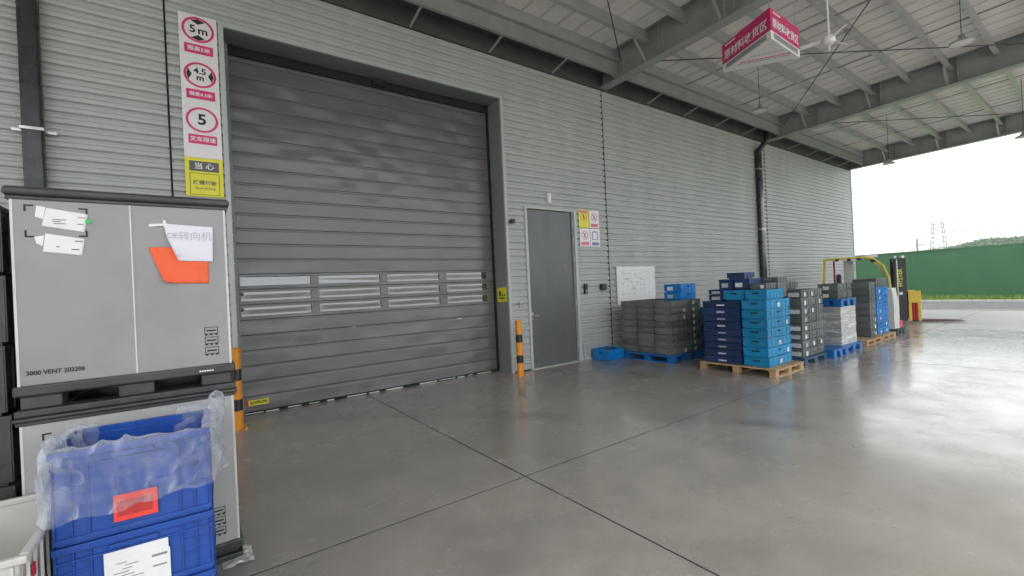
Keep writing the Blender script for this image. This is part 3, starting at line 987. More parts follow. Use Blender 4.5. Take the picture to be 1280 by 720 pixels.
for (P, Q) in ((B_, A_), (A_, C_), (C_, B_)):
    l_, r_ = on_face(P, Q, 0.5, 0.20, 0.006)
    text('原材料收货区', 0.128, 'wht_print', hs_, l_, r_, bold=0.002)
    ang = r_[2]
    l2, _ = on_face(P, Q, 0.2, 0.335, 0.006)
    mb = MB()
    for i in range(6):
        mb.box(-0.10 + i * 0.034, -0.10 + i * 0.034 + 0.026, -0.0005, 0.0005, -0.011, 0.011)
    mb.build('small_print', 'wht_print', hs_, l2, ang)
    l3, _ = on_face(P, Q, 0.5, 0.055, 0.003)
    d = (Q - P).length
    MB().box(-d * 0.42, d * 0.42, -0.0005, 0.0005, -0.035, 0.035).build('grey_band', 'grey_band', hs_, l3, ang)
    l4, _ = on_face(P, Q, 0.5, 0.055, 0.005)
    mb = MB()
    x = -d * 0.39
    while x < d * 0.38:
        L_ = random.uniform(0.012, 0.03)
        mb.box(x, x + L_, -0.0005, 0.0005, -0.022, 0.022)
        x += L_ + 0.012
    mb.build('small_print', 'ink_grey', hs_, l4, ang)
# rows of small print on the underside
dirv = (C_ - B_).normalized()
ang = math.atan2(dirv.y, dirv.x)
base = (B_ + C_) / 2
inn = (A_ - base).normalized()
for off, half, thick, m_ in ((0.15, 0.30, 0.016, 'ink_grey'), (0.205, 0.27, 0.03, 'crimson'), (0.33, 0.17, 0.014, 'ink_grey')):
    c0 = base + inn * off
    mb = MB()
    x = -half
    while x < half:
        L_ = random.uniform(0.02, 0.05)
        mb.box(x, x + L_, -thick / 2, thick / 2, -0.0012, -0.0004)
        x += L_ + 0.012
    mb.build('small_print', m_, hs_, (c0.x, c0.y, 0), ang)
for p_ in (A_, B_, C_):
    q = cen + (p_ - cen) * 0.9
    MB().cyl((q.x, q.y, hh), (q.x, q.y, zr(q.y) - hz0 + 0.28), 0.004, n=5).build('hanger_wire', 'galv', hs_)

# ---- ceiling fan
ff = empty('ceiling_fan', (6.76, -4.45, 4.5))
ff.scale = (0.85, 0.85, 1)
tag(ff, 'small white ceiling fan on a long rod beside the hanging sign', 'fan')
MB().cyl((0, 0, 0.1), (-0.005, 0, 2.02), 0.013, n=8).build('drop_rod', 'white', ff)
MB().lathe([(0.0, 0.11), (0.04, 0.10), (0.075, 0.07), (0.082, 0.03), (0.075, 0.0), (0.035, -0.02), (0.0, -0.022)], n=20).build('motor', 'white', ff, smooth=True)
MB().cyl((0, 0, -0.03), (0, 0, -0.10), 0.01, n=8).build('pull_switch', 'white', ff)
for k in range(3):
    a = R(108 + 120 * k)
    bl = MB().hexa([(0.10, -0.03, 0.03), (0.40, -0.035, 0.02), (0.40, 0.035, 0.045), (0.10, 0.03, 0.045), (0.10, -0.03, 0.036), (0.40, -0.035, 0.026), (0.40, 0.035, 0.051), (0.10, 0.03, 0.051)]).build('fan_blade', 'white', ff, rz=a, bevel=0.002)
# ---- pendant lamps
for (x, y, z, lab) in ((10.6, -5.1, 5.3, 'pale disc lamp hanging highest, upper right, between the purlins'), (10.6, -1.85, 5.3, 'pale disc lamp hanging below the crimson sign near the wall'),
                       (18.3, -2.25, 4.98, 'dark disc lamp hanging just below the canopy end, nearer the wall'), (18.3, -5.1, 4.98, 'dark disc lamp at the right picture edge below the canopy end')):
    lp = empty('pendant_lamp', (x, y, z))
    tag(lp, lab, 'lamp', 'disc lamps hanging from the canopy')
    MB().lathe([(0.0, 0.14), (0.035, 0.135), (0.05, 0.08), (0.08, 0.05), (0.162, 0.01), (0.166, -0.015), (0.155, -0.02)], n=24).build('lamp_shade', 'galv', lp, smooth=True)
    MB().lathe([(0.0, -0.012), (0.15, -0.012), (0.15, -0.016), (0.0, -0.018)], n=24).build('diffuser', 'lampglass', lp)
    MB().cyl((0, 0, 0.13), (0, 0, zb(y) + BH - z), 0.006, n=6).build('lamp_cable', 'rod', lp)

# ================================================================== FLOOR THINGS
# ---- bollards
def bollard(x, y, label):
    b_ = empty('bollard', (x, y, 0))
    tag(b_, label, 'bollard', 'striped bollards at the shutter')
    h, r = 0.98, 0.059
    fr = [0, .234, .372, .602, .744, 1.0]
    for i in range(5):
        m_ = 'safety_orange' if i % 2 == 0 else 'safety_black'
        rr = r if i % 2 == 0 else r + 0.0012
        pf = [(rr, fr[i] * h + (0.008 if i == 0 else 0)), (rr, fr[i + 1] * h)]
        if i == 4:
            pf = [(rr, fr[4] * h), (rr, h - 0.008), (rr - 0.008, h), (0, h)]
        MB().lathe(pf, n=24).build('post' if i == 0 else 'band', m_, b_, smooth=True)
    MB().box(-0.10, 0.10, -0.10, 0.10, 0, 0.008).build('base_plate', 'safety_orange', b_, bevel=0.002)
    for sx in (-1, 1):
        for sy in (-1, 1):
            MB().cyl((sx * 0.08, sy * 0.08, 0.008), (sx * 0.08, sy * 0.08, 0.022), 0.01, n=6).build('bolt', 'galv', b_)
bollard(0.425, -0.255, 'amber and black striped bollard beside the grey sleeve containers')
bollard(4.685, -0.29, 'amber and black striped bollard between shutter and side door')


# ---- crates
def crate_mesh(name, L, W, H, m_, ribs=3, wall=0.010):
    """open stacking crate, origin at centre of its foot, L along x, W along y"""
    mb = MB()
    l, w_ = L / 2, W / 2
    i_ = 0.008
    rim = min(0.022, H * 0.18)
    ft = min(0.018, H * 0.14)
    # foot
    mb.box(-l + 0.026, l - 0.026, -w_ + 0.026, w_ - 0.026, 0, ft)
    # walls
    a, b_ = l - i_, w_ - i_
    mb.box(-a, a, -b_, -b_ + wall, ft, H - rim).box(-a, a, b_ - wall, b_, ft, H - rim)
    mb.box(-a, -a + wall, -b_ + wall, b_ - wall, ft, H - rim).box(a - wall, a, -b_ + wall, b_ - wall, ft, H - rim)
    # rim
    mb.box(-l, l, -w_, -w_ + 0.02, H - rim, H - 0.001).box(-l, l, w_ - 0.02, w_, H - rim, H - 0.001)
    mb.box(-l, -l + 0.02, -w_ + 0.02, w_ - 0.02, H - rim, H - 0.001).box(l - 0.02, l, -w_ + 0.02, w_ - 0.02, H - rim, H - 0.001)
    # ribs
    for k in range(ribs + 1):
        y = -w_ + 0.012 + (W - 0.024) * k / ribs
        if 0 < k < ribs and ribs % 2 and abs(y) < W * 0.2: continue
        for sx in (-1, 1):
            x0, x1 = sorted((sx * a, sx * (a + 0.0065)))
            mb.box(x0, x1, y - 0.005, y + 0.005, ft, H - rim)
    n2 = max(3, int(ribs * L / W + 0.5))
    for k in range(n2 + 1):
        x = -l + 0.012 + (L - 0.024) * k / n2
        for sy in (-1, 1):
            y0, y1 = sorted((sy * b_, sy * (b_ + 0.0065)))
            mb.box(x - 0.005, x + 0.005, y0, y1, ft, H - rim)
    # stiffener halfway up
    zz = H * 0.30
    for sx in (-1, 1):
        x0, x1 = sorted((sx * a, sx * (a + 0.004)))
        mb.box(x0, x1, -b_, b_, zz - 0.004, zz + 0.004)
    for sy in (-1, 1):
        y0, y1 = sorted((sy * b_, sy * (b_ + 0.004)))
        mb.box(-a, a, y0, y1, zz - 0.004, zz + 0.004)
    return mb.mesh(name, m_)


_cm, _pm = {}, {}
def part_mesh(key, mk):
    if key not in _pm: _pm[key] = mk()
    return _pm[key]


def crate(x0, x1, y0, y1, z, H, m_, label, group, slot=('w',), slot_m='slot', card=(), card_w=0.12, fill=False, jit=0.004):
    """crate filling the footprint x0..x1, y0..y1"""
    L, W = round(x1 - x0, 3), round(y1 - y0, 3)
    key = (L, W, round(H, 4), m_)
    if key not in _cm: _cm[key] = crate_mesh('stacking_crate', L, W, H, m_)
    o = link('stacking_crate', _cm[key], None, ((x0 + x1) / 2 + random.uniform(-jit, jit), (y0 + y1) / 2 + random.uniform(-jit, jit), z), random.uniform(-0.006, 0.006))
    tag(o, label, 'crate', group)
    for s in slot:
        if s == 'w':
            me = part_mesh(('sw', H, slot_m), lambda: MB().box(-0.006, 0.0, -0.055, 0.055, -0.011, 0.011).mesh('handle_slot', slot_m))
            link('handle_slot', me, o, (-L / 2 + 0.0075, 0, H * 0.66))
        else:
            me = part_mesh(('ss', H, slot_m), lambda: MB().box(-0.05, 0.05, -0.006, 0.0, -0.011, 0.011).mesh('handle_slot', slot_m))
            link('handle_slot', me, o, (0, -W / 2 + 0.0075, H * 0.66))
    for s in card:
        side, u, cw = s
        ch = 0.022 if cw == 0.135 else min(0.07, H * 0.52)
        if side == 'w':
            me = part_mesh(('cw', cw, ch), lambda: MB().box(-0.003, 0, -cw / 2, cw / 2, -ch / 2, ch / 2).mesh('label_card', 'card'))
            link('label_card', me, o, (-L / 2 + 0.0025, u, H * 0.45))
        else:
            me = part_mesh(('cs', cw, ch), lambda: MB().box(-cw / 2, cw / 2, -0.003, 0, -ch / 2, ch / 2).mesh('label_card', 'card'))
            link('label_card', me, o, (u, -W / 2 + 0.0025, H * 0.45))
    if fill:
        MB().box(-L / 2 + 0.02, L / 2 - 0.02, -W / 2 + 0.02, W / 2 - 0.02, H * 0.5, H * 0.86).build('contents', fill, o)
    return o


def rows(n):
    return [ORD[i] if n - 1 - i else 'bottom' for i in range(n)]


def stack(x0, x1, y0, y1, z0, H, n, m_, where, cname, group, slot=('w',), slot_m='slot', cards=None, cap=None):
    nm = rows(n)
    for i in range(n):                      # i from the top
        z = z0 + (n - 1 - i) * H
        lab = '%s %s crate %s' % (nm[i], cname, where)
        crate(x0, x1, y0, y1, z, H, m_, lab, group, slot, slot_m, cards(i) if cards else ())


def plastic_pallet(x0, x1, y0, y1, z, m_, label, H=0.145):
    p_ = empty('plastic_pallet', ((x0 + x1) / 2, (y0 + y1) / 2, z))
    tag(p_, label, 'pallet', 'plastic pallets')
    l, w_ = (x1 - x0) / 2, (y1 - y0) / 2
    mb = MB()
    n = 9
    for i in range(n):
        xa = -l + (2 * l) * i / n
        mb.box(xa + 0.008, xa + 2 * l / n - 0.008, -w_, w_, H - 0.02, H)
    mb.box(-l, l, -w_, w_, H - 0.034, H - 0.0205)
    mb.build('deck', m_, p_)
    for sx in (-1, 0, 1):
        for sy in (-1, 0, 1):
            bx, by = sx * (l - 0.075), sy * (w_ - 0.075)
            MB().box(bx - 0.07, bx + 0.07, by - 0.07, by + 0.07, 0.0202, H - 0.0342).build('foot', m_, p_, bevel=0.006, seg=1)
    for sx in (-1, 0, 1):
        bx = sx * (l - 0.075)
        MB().box(bx - 0.07, bx + 0.07, -w_, w_, 0, 0.02).build('skid', m_, p_)
    return p_


def wood_pallet(x0, x1, y0, y1, label, H=0.125):
    p_ = empty('wooden_pallet', ((x0 + x1) / 2, (y0 + y1) / 2, 0))
    tag(p_, label, 'pallet', 'wooden pallets')
    l, w_ = (x1 - x0) / 2, (y1 - y0) / 2
    n = 7
    pw = 2 * l / n
    me = MB().box(-pw / 2 + 0.012, pw / 2 - 0.012, -w_, w_, H - 0.02, H).mesh('plank', 'wood', 0.002, seg=1)
    for i in range(n):
        link('plank', me, p_, (-l + pw * (i + 0.5), 0, random.uniform(-.001, .001)))
    me = MB().box(-l, l, -0.05, 0.05, H - 0.0375, H - 0.0215).mesh('crosspiece', 'wood', 0.002, seg=1)
    me2 = MB().box(-l, l, -0.05, 0.05, 0, 0.016).mesh('bottom_board', 'wood', 0.002, seg=1)
    me3 = MB().box(-0.06, 0.06, -0.045, 0.045, 0.0165, H - 0.038).mesh('block', 'wood', 0.003, seg=1)
    for sy in (-1, 0, 1):
        link('crosspiece', me, p_, (0, sy * (w_ - 0.055), 0))
        link('bottom_board', me2, p_, (0, sy * (w_ - 0.055), 0))
        for sx in (-1, 0, 1):
            link('block', me3, p_, (sx * (l - 0.065), sy * (w_ - 0.055), 0))
    return p_


rc = lambda side, u, p=0.5, cw=0.06: (lambda i: ((side, u, cw),) if random.random() < p else ())

# small blue crate on the floor by the door
o = crate(6.73, 7.17, -0.53, -0.06, 0.0, 0.225, 'c_bright', 'single bright blue crate standing on the floor right of the side door', 'loose blue crates', ('w',), 'slot', (), fill='boxbase')

# ---- stack A: dark grey crates on a blue pallet below the whiteboard
GA = 'dark grey crates below the whiteboard'
plastic_pallet(7.24, 8.26, -1.62, -0.41, 0, 'p_blue', 'blue plastic pallet under the dark grey crates below the whiteboard')
HA = 0.128
for (ya, yb, col) in ((-1.605, -1.212, 'right'), (-1.205, -0.812, 'middle'), (-0.805, -0.412, 'left')):
    stack(7.265, 7.86, ya, yb, 0.146, HA, 8, 'c_grey', 'in the %s column below the whiteboard' % col, 'dark grey', GA,
          ('w', 's') if col == 'right' else ('w',), 'slot_pale', (rc('s', 0.12, 0.5, 0.055) if col == 'right' else None))
stack(7.867, 8.255, -1.605, -1.012, 0.146, HA, 8, 'c_grey', 'at the right corner of the stack below the whiteboard', 'dark grey', GA, ('s',), 'slot_pale', rc('s', -0.06, 0.7, 0.055))
stack(7.867, 8.255, -1.005, -0.412, 0.146, HA, 8, 'c_grey', 'at the back corner of the stack below the whiteboard', 'dark grey', GA, (), 'slot_pale')
for i in range(2):
    crate(7.62, 8.12, -1.60, -1.22, 0.146 + 8 * HA + i * 0.155, 0.155, 'c_bright', '%s of two bright blue crates on top of the dark grey stack' % ('upper', 'lower')[1 - i], 'blue crates on the grey stack',
          ('s',), 'slot', (('w', 0.05, 0.12),))
# teal crates glimpsed behind that stack's right edge
stack(8.42, 8.82, -1.75, -1.45, 0.0, 0.14, 7, 'c_blue', 'in the thin column right of the dark grey whiteboard stack', 'teal blue', 'teal crates behind', ('w',), 'slot', rc('w', 0, 0.5, 0.06))
stack(8.36, 8.76, -1.28, -0.6, 0.0, 0.14, 8, 'c_grey', 'in the column behind the teal crates near the wall', 'dark grey', 'grey crates near the wall', ('w',), 'slot_pale', rc('w', 0, 0.5, 0.06))

# ---- stack C: navy and blue crates on the front wooden pallet
wood_pallet(7.13, 8.14, -3.46, -2.21, 'pale wooden pallet under the navy and blue crates, nearest the camera')
GC = 'crates on the nearest wooden pallet'
stack(7.185, 7.96, -2.925, -2.285, 0.126, 0.1155, 9, 'c_navy', 'in the left stack on the nearest wooden pallet', 'navy', GC, (), 'slot', lambda i: (('w', 0.0, 0.135),))
stack(7.20, 8.01, -3.335, -2.945, 0.126, 0.150, 7, 'c_blue', 'in the right stack on the nearest wooden pallet', 'blue', GC, ('w', 's'), 'slot', lambda i: tuple(c for c in (('s', 0.0, 0.09), ('s', 0.27, 0.07)) if random.random() < 0.45))
zt = 0.126 + 7 * 0.150
zn = 0.126 + 9 * 0.1155
crate(7.24, 7.84, -3.325, -2.985, zt, 0.165, 'c_blue', 'right-hand of two blue crates capping the nearest pallet load', 'blue crates capping the nearest load', ('w',))
crate(7.26, 7.86, -2.972, -2.625, zt + 0.001, 0.165, 'c_blue', 'left-hand of two blue crates capping the nearest pallet load', 'blue crates capping the nearest load', ('w',))
crate(7.27, 7.75, -2.612, -2.36, zn, 0.105, 'c_navy', 'navy crate with white card, lower of two at the left of the caps', 'small navy crates', (), 'slot', (('w', 0, 0.14),))
crate(7.27, 7.75, -2.612, -2.36, zn + 0.106, 0.085, 'c_navy', 'navy crate with white card, upper of two at the left of the caps', 'small navy crates', (), 'slot', (('w', 0, 0.14),))
z2 = zt + 0.166
crate(7.42, 7.82, -2.72, -2.47, z2, 0.185, 'c_navy', 'navy crate with white card, left of the high pair', 'small navy crates', (), 'slot', (('w', 0.02, 0.11),))
crate(7.42, 7.82, -2.99, -2.735, z2, 0.185, 'c_navy', 'navy crate with white card, right of the high pair', 'small navy crates', (), 'slot', (('w', 0.05, 0.12),))
crate(7.45, 7.80, -2.90, -2.60, z2 + 0.186, 0.105, 'c_navy', 'topmost navy crate, highest thing on the nearest pallet load', 'small navy crates', ('w',), 'slot')
crate(7.30, 7.65, -3.30, -3.06, z2, 0.10, 'c_slate', 'low dark grey crate lying on the right blue cap', 'grey crates on the caps', ('w',), 'slot_pale', (('w', -0.06, 0.05),))
crate(8.02, 8.36, -3.16, -2.86, zt, 0.13, 'c_grey', 'dark grey crate, lowest of three just behind the blue caps', 'grey crates behind the caps', (), 'slot', (('w', 0, 0.07),))
crate(8.02, 8.36, -3.16, -2.86, zt + 0.131, 0.12, 'c_grey', 'dark grey crate, middle of three just behind the blue caps', 'grey crates behind the caps', (), 'slot', (('w', 0, 0.07),))
crate(8.02, 8.36, -3.16, -2.86, zt + 0.252, 0.10, 'c_grey', 'dark grey crate, top of three just behind the blue caps', 'grey crates behind the caps', ('w',), 'slot_pale')
# what carries those three
stack(8.02, 8.36, -2.93, -2.23, 0.126, 0.1498, 7, 'c_grey', 'in the half-hidden column just behind the navy stack', 'dark grey', 'grey crates behind the navy stack', (), 'slot')

# ---- stack D: tall slate stack
plastic_pallet(8.38, 9.36, -3.38, -2.20, 0, 'p_slate', 'slate blue plastic pallet behind the nearest wooden pallet', 0.125)
GD = 'slate grey crates with white cards'
HD = 0.145
for k, (xa, xb, col) in enumerate(((8.395, 8.695, 'first'), (8.703, 9.003, 'second'), (9.011, 9.311, 'third'))):
    stack(xa, xb, -3.36, -2.962, 0.126, HD, 8, 'c_slate', 'in the %s front column behind the blue stack' % col, 'slate grey', GD, ('s',), 'slot_pale',
          (lambda i: (('w', -0.08, 0.17), ('s', 0, 0.07)) if i in (0, 2, 4, 5, 6, 7) else (('s', 0, 0.07),)) if k == 0 else rc('s', 0, 0.4, 0.06))
    stack(xa, xb, -2.955, -2.557, 0.126, HD, 9, 'c_slate', 'in the %s back column behind the blue stack' % col, 'slate grey', GD, ('w',), 'slot_pale')
for k in range(4):
    crate(8.42 + 0.24 * k, 8.64 + 0.24 * k, -2.53, -2.30, 1.316, 0.12 + 0.02 * (k % 2), 'c_slate', '%s of four small grey crates along the back of the slate stack' % ('first', 'second', 'third', 'last')[k], 'small grey crates at the back', ('w',), 'slot_pale', (('w', 0, 0.06),))
# carrier for the small crates: one more column row behind
for k in range(4):
    stack(8.42 + 0.24 * k, 8.64 + 0.24 * k, -2.53, -2.30, 0.126, 0.198, 6, 'c_slate', 'in the %s rear column behind the slate stack' % ('first', 'second', 'third', 'last')[k], 'slate grey', 'back columns of the slate stack', (), 'slot')

# ---- stack E: empty blue pallets, then film-wrapped crates with a pallet on top
plastic_pallet(9.40, 10.12, -3.47, -2.75, 0, 'p_blue', 'empty blue plastic pallet on the floor in front of the wrapped crates', 0.15)
plastic_pallet(10.15, 11.05, -3.42, -2.75, 0, 'p_blue', 'blue plastic pallet under the film-wrapped grey crates')
for (xa, xb, ya, yb, col) in ((10.17, 10.55, -3.34, -2.83, 'near'), (10.56, 10.93, -3.34, -2.83, 'far')):
    stack(xa, xb, ya, yb, 0.146, 0.124, 6, 'c_pale', 'in the %s column inside the film wrap' % col, 'grey', 'film-wrapped grey crates', ('w',), 'slot_pale', rc('w', 0.05, 0.6, 0.12))
plastic_pallet(10.14, 10.95, -3.38, -2.80, 0.146 + 6 * 0.124 + 0.004, 'p_blue', 'bright blue plastic pallet lying on top of the film-wrapped crates')
zE = 0.146 + 6 * 0.124 + 0.15
for k, (xa, xb) in enumerate(((10.18, 10.42), (10.43, 10.67), (10.68, 10.92))):
    for i in range(2):
        crate(xa, xb, -3.32, -2.97, zE + i * 0.15, 0.15, 'c_slate', '%s dark grey crate, %s column on the bright blue top pallet' % (('lower', 'upper')[i], ('near', 'middle', 'far')[k]), 'crates on the top pallet', ('s',), 'slot_pale', (('w', 0.03, 0.10),))
# film
wm = MB()
ring = []
x0, x1, y0, y1 = 10.158, 10.942, -3.352, -2.818
per = []
def edgepts(a, b_, n):
    return [(a[0] + (b_[0] - a[0]) * i / n, a[1] + (b_[1] - a[1]) * i / n) for i in range(n)]
per = edgepts((x0, y0), (x1, y0), 26) + edgepts((x1, y0), (x1, y1), 14) + edgepts((x1, y1), (x0, y1), 26) + edgepts((x0, y1), (x0, y0), 18)
NZ = 26
cxm, cym = (x0 + x1) / 2, (y0 + y1) / 2
for j in range(NZ):
    z = 0.06 + (0.885 - 0.06) * j / (NZ - 1)
    for (px, py) in per:
        d = Vector((px - cxm, py - cym, 0)).normalized()
        q = 0.010 + 0.012 * mnoise.noise((px * 5, py * 5, z * 14)) + 0.006 * mnoise.noise((px * 16, py * 16, z * 40))
        wm.v.append((px + d.x * q - cxm, py + d.y * q - cym, z))
n = len(per)
for j in range(NZ - 1):
    for i in range(n):
        wm.f.append((j * n + i, j * n + (i + 1) % n, (j + 1) * n + (i + 1) % n, (j + 1) * n + i))
o = wm.build('stretch_wrap', 'wrap', None, (cxm, cym, 0), smooth=True)
tag(o, 'crinkled clear film wound around the pale grey crates', 'film wrap')

# ---- stack F: slate and bright blue crates on wooden pallets, then a wrapped load
wood_pallet(11.35, 12.33, -3.42, -2.6, 'wooden pallet under the slate crates in the middle of the row', 0.115)
wood_pallet(12.36, 13.34, -3.42, -2.6, 'wooden pallet under the bright blue crates far along the row', 0.115)
stack(11.90, 12.31, -3.34, -2.80, 0.116, 0.150, 8, 'c_slate', 'in the slate column just before the bright blue ones', 'slate grey', 'slate crates far along the row', ('s',), 'slot_pale', rc('s', 0.1, 0.6, 0.08))
for k, (xa, xb) in enumerate(((12.38, 12.77), (12.78, 13.17))):
    stack(xa, xb, -3.34, -2.90, 0.116, 0.152, 7, 'c_bright', 'in the %s column far along the row' % ('near', 'far')[k], 'bright blue', 'bright blue crates far along the row', ('s',), 'slot', rc('s', 0, 0.5, 0.07))
    crate(xa, xb, -3.34, -2.90, 0.116 + 7 * 0.152, 0.20, 'c_slate', 'dark grey crate on top of the %s bright blue column' % ('near', 'far')[k], 'grey crates on the bright blue columns', ('s', 'w'), 'slot_pale')
# further stacks seen only over the tops, in the second row
plastic_pallet(9.5, 10.5, -2.45, -1.5, 0, 'p_slate', 'slate plastic pallet in the second row by the wall', 0.14)
for k, (xa, xb) in enumerate(((9.55, 9.95), (9.97, 10.37))):
    stack(xa, xb, -2.42, -2.05, 0.141, 0.145, 8, 'c_grey', 'in the %s second-row column behind the wrapped crates' % ('near', 'far')[k], 'dark grey', 'second-row crates', ('w',), 'slot_pale', rc('w', 0, 0.5, 0.08))
plastic_pallet(13.62, 14.3, -3.38, -2.75, 0, 'p_green', 'dark green plastic pallet at the far end of the row', 0.14)
# wrapped pale load
wl = MB()
NZ = 18
px0, px1, py0, py1 = 13.64, 14.05, -3.33, -2.85
per = edgepts((px0, py0), (px1, py0), 12) + edgepts((px1, py0), (px1, py1), 12) + edgepts((px1, py1), (px0, py1), 12) + edgepts((px0, py1), (px0, py0), 12)
n = len(per)
cxm, cym = (px0 + px1) / 2, (py0 + py1) / 2
for j in range(NZ):
    t = j / (NZ - 1)
    z = 0.142 + 0.98 * t
    for (px, py) in per:
        d = Vector((px - cxm, py - cym, 0))
        s_ = 1.0 - 0.18 * t ** 3 + 0.10 * mnoise.noise((px * 4, py * 4, z * 5))
        wl.v.append((d.x * s_, d.y * s_, z + 0.03 * mnoise.noise((px * 6, py * 6, 3))))
for j in range(NZ - 1):
    for i in range(n):
        wl.f.append((j * n + i, j * n + (i + 1) % n, (j + 1) * n + (i + 1) % n, (j + 1) * n + i))
wl.f.append(tuple((NZ - 1) * n + i for i in range(n)))
o = wl.build('wrapped_load', 'white_crate', None, (cxm, cym, 0), smooth=True)
tag(o, 'lumpy pale wrapped bundle on the dark green pallet', 'bundle')
o = MB().box(-0.10, 0.10, -0.11, 0.11, 0, 0.16).box(-0.085, 0.085, -0.095, 0.095, 0.16, 0.17).build('pink_box', 'magenta', None, (14.17, -3.22, 0.142), bevel=0.02)
tag(o, 'small bright pink box on the dark green pallet', 'box')

# ================================================================== FORKLIFT
fk = empty('forklift_truck', (17.25, -2.55, 0), R(21))     # local -y is the fork direction
tag(fk, 'yellow and black forklift truck with lowered forks behind the pallet row', 'forklift')
# forks
for sx in (-0.18, 0.18):
    MB().hexa([(sx - 0.06, -0.30, 0.03), (sx + 0.06, -0.30, 0.03), (sx + 0.06, -1.42, 0.03), (sx - 0.06, -1.42, 0.03), (sx - 0.06, -0.30, 0.085), (sx + 0.06, -0.30, 0.085), (sx + 0.05, -1.42, 0.045), (sx - 0.05, -1.42, 0.045)]).build('fork', 'fork_steel', fk)
    MB().box(sx - 0.06, sx + 0.06, -0.30, -0.25, 0.086, 0.62).build('fork_shank', 'red', fk, bevel=0.006)
# load backrest / carriage: yellow hooped guard round the fork heels
MB().box(-0.36, 0.36, -0.245, -0.19, 0.62, 0.93).build('carriage', 'fork_yellow', fk, bevel=0.02)
for sx in (-1, 1):
    MB().box(sx * 0.385 - 0.02, sx * 0.385 + 0.02, -0.47, -0.19, 0.58, 0.93).build('side_guard', 'fork_yellow', fk, bevel=0.018)
    for ya in (-0.47, -0.26):
        MB().box(sx * 0.385 - 0.02, sx * 0.385 + 0.02, ya, ya + 0.07, 0.06, 0.5795).build('carriage_leg', 'fork_yellow', fk, bevel=0.008)
    for ya in (-0.37, -0.31):
        MB().cyl((sx * 0.35, ya, 0.09), (sx * 0.35, ya, 0.62), 0.03, n=10).build('red_stay', 'red', fk, smooth=True)
# mast
for sx in (-1, 1):
    MB().box(sx * 0.30 - 0.06, sx * 0.30 + 0.06, -0.18, 0.10, 0.05, 1.90).build('mast_channel', 'mast', fk, bevel=0.008)
    MB().cyl((sx * 0.17, -0.02, 0.1), (sx * 0.17, -0.02, 1.7), 0.035, n=10).build('lift_cylinder', 'galv', fk, smooth=True)
for z in (0.15, 1.05, 1.80):
    MB().box(-0.2395, 0.2395, 0.0, 0.08, z, z + 0.09).build('mast_crossbar', 'mast', fk)
MB().box(-0.368, -0.3602, -0.14, 0.06, 0.10, 1.84).build('mast_side_plate', 'mast', fk)
text('HYSTER', 0.15, 'yellow', fk, (-0.370, -0.04, 1.32), (PI / 2, -PI / 2, -PI / 2), bold=0.002)
MB().box(-0.3705, -0.3685, -0.08, 0.0, 0.82, 0.90).build('mast_plate', 'wht_print', fk)
MB().box(-0.3695, -0.3605, 0.015, 0.035, 0.12, 1.86).build('mast_rail', 'galv', fk)
for yy in (-0.10, 0.07):
    MB().cyl((-0.335, yy, 1.9), (-0.335, yy, 1.97), 0.05, n=12).build('mast_pulley', 'galv', fk)
mb = MB()
for i in range(36):
    mb.box(-0.075, -0.055, -0.10, -0.085, 0.30 + i * 0.042, 0.328 + i * 0.042)
tag(mb.build('lift_chain', 'galv', fk), kind='stuff')
MB().tube([(-0.22, 0.11, 0.5), (-0.24, 0.13, 1.0), (-0.22, 0.12, 1.5), (-0.2, 0.06, 1.85)], 0.014, 8).build('hydraulic_hose', 'rubber', fk)
# chassis
MB().prism_x([(0.12, 0.16), (1.75, 0.16), (1.95, 0.35), (1.95, 0.85), (1.85, 1.0), (1.05, 1.0), (1.0, 0.62), (0.55, 0.55), (0.35, 0.75), (0.12, 0.72)], -0.50, 0.50).build('body', 'fork_yellow', fk, bevel=0.03)
MB().prism_x([(1.45, 0.22), (2.02, 0.22), (2.10, 0.5), (2.02, 0.95), (1.45, 1.06)], -0.515, 0.515).build('counterweight', 'boxbase', fk, bevel=0.04)
MB().box(-0.26, 0.26, 1.0, 1.42, 0.9, 1.02).box(-0.25, 0.25, 1.34, 1.46, 1.02, 1.5).build('seat', 'black', fk, bevel=0.04)
MB().box(-0.28, 0.28, 0.30, 0.44, 0.62, 1.12).build('dashboard', 'black', fk, bevel=0.03)
MB().cyl((0, 0.46, 1.1), (0, 0.55, 1.2), 0.02).build('steering_column', 'black', fk)
sw = MB()
for i in range(18):
    t0, t1 = 2 * PI * i / 18, 2 * PI * (i + 1) / 18
    sw.cyl((0.17 * math.cos(t0), 0.57 + 0.12 * math.sin(t0), 1.22 + 0.1 * math.sin(t0)), (0.17 * math.cos(t1), 0.57 + 0.12 * math.sin(t1), 1.22 + 0.1 * math.sin(t1)), 0.014, n=6)
sw.build('steering_wheel', 'black', fk)
for (x, y, r) in ((-0.48, 0.36, 0.29), (0.48, 0.36, 0.29), (-0.47, 1.62, 0.23), (0.47, 1.62, 0.23)):
    t_ = MB().cyl((x - 0.09, y, r), (x + 0.09, y, r), r, n=28).build('wheel', 'rubber', fk, bevel=0.03, smooth=True)
    MB().cyl((x - 0.096, y, r), (x + 0.096, y, r), r * 0.55, n=20).build('rim', 'fork_yellow', t_, smooth=True)
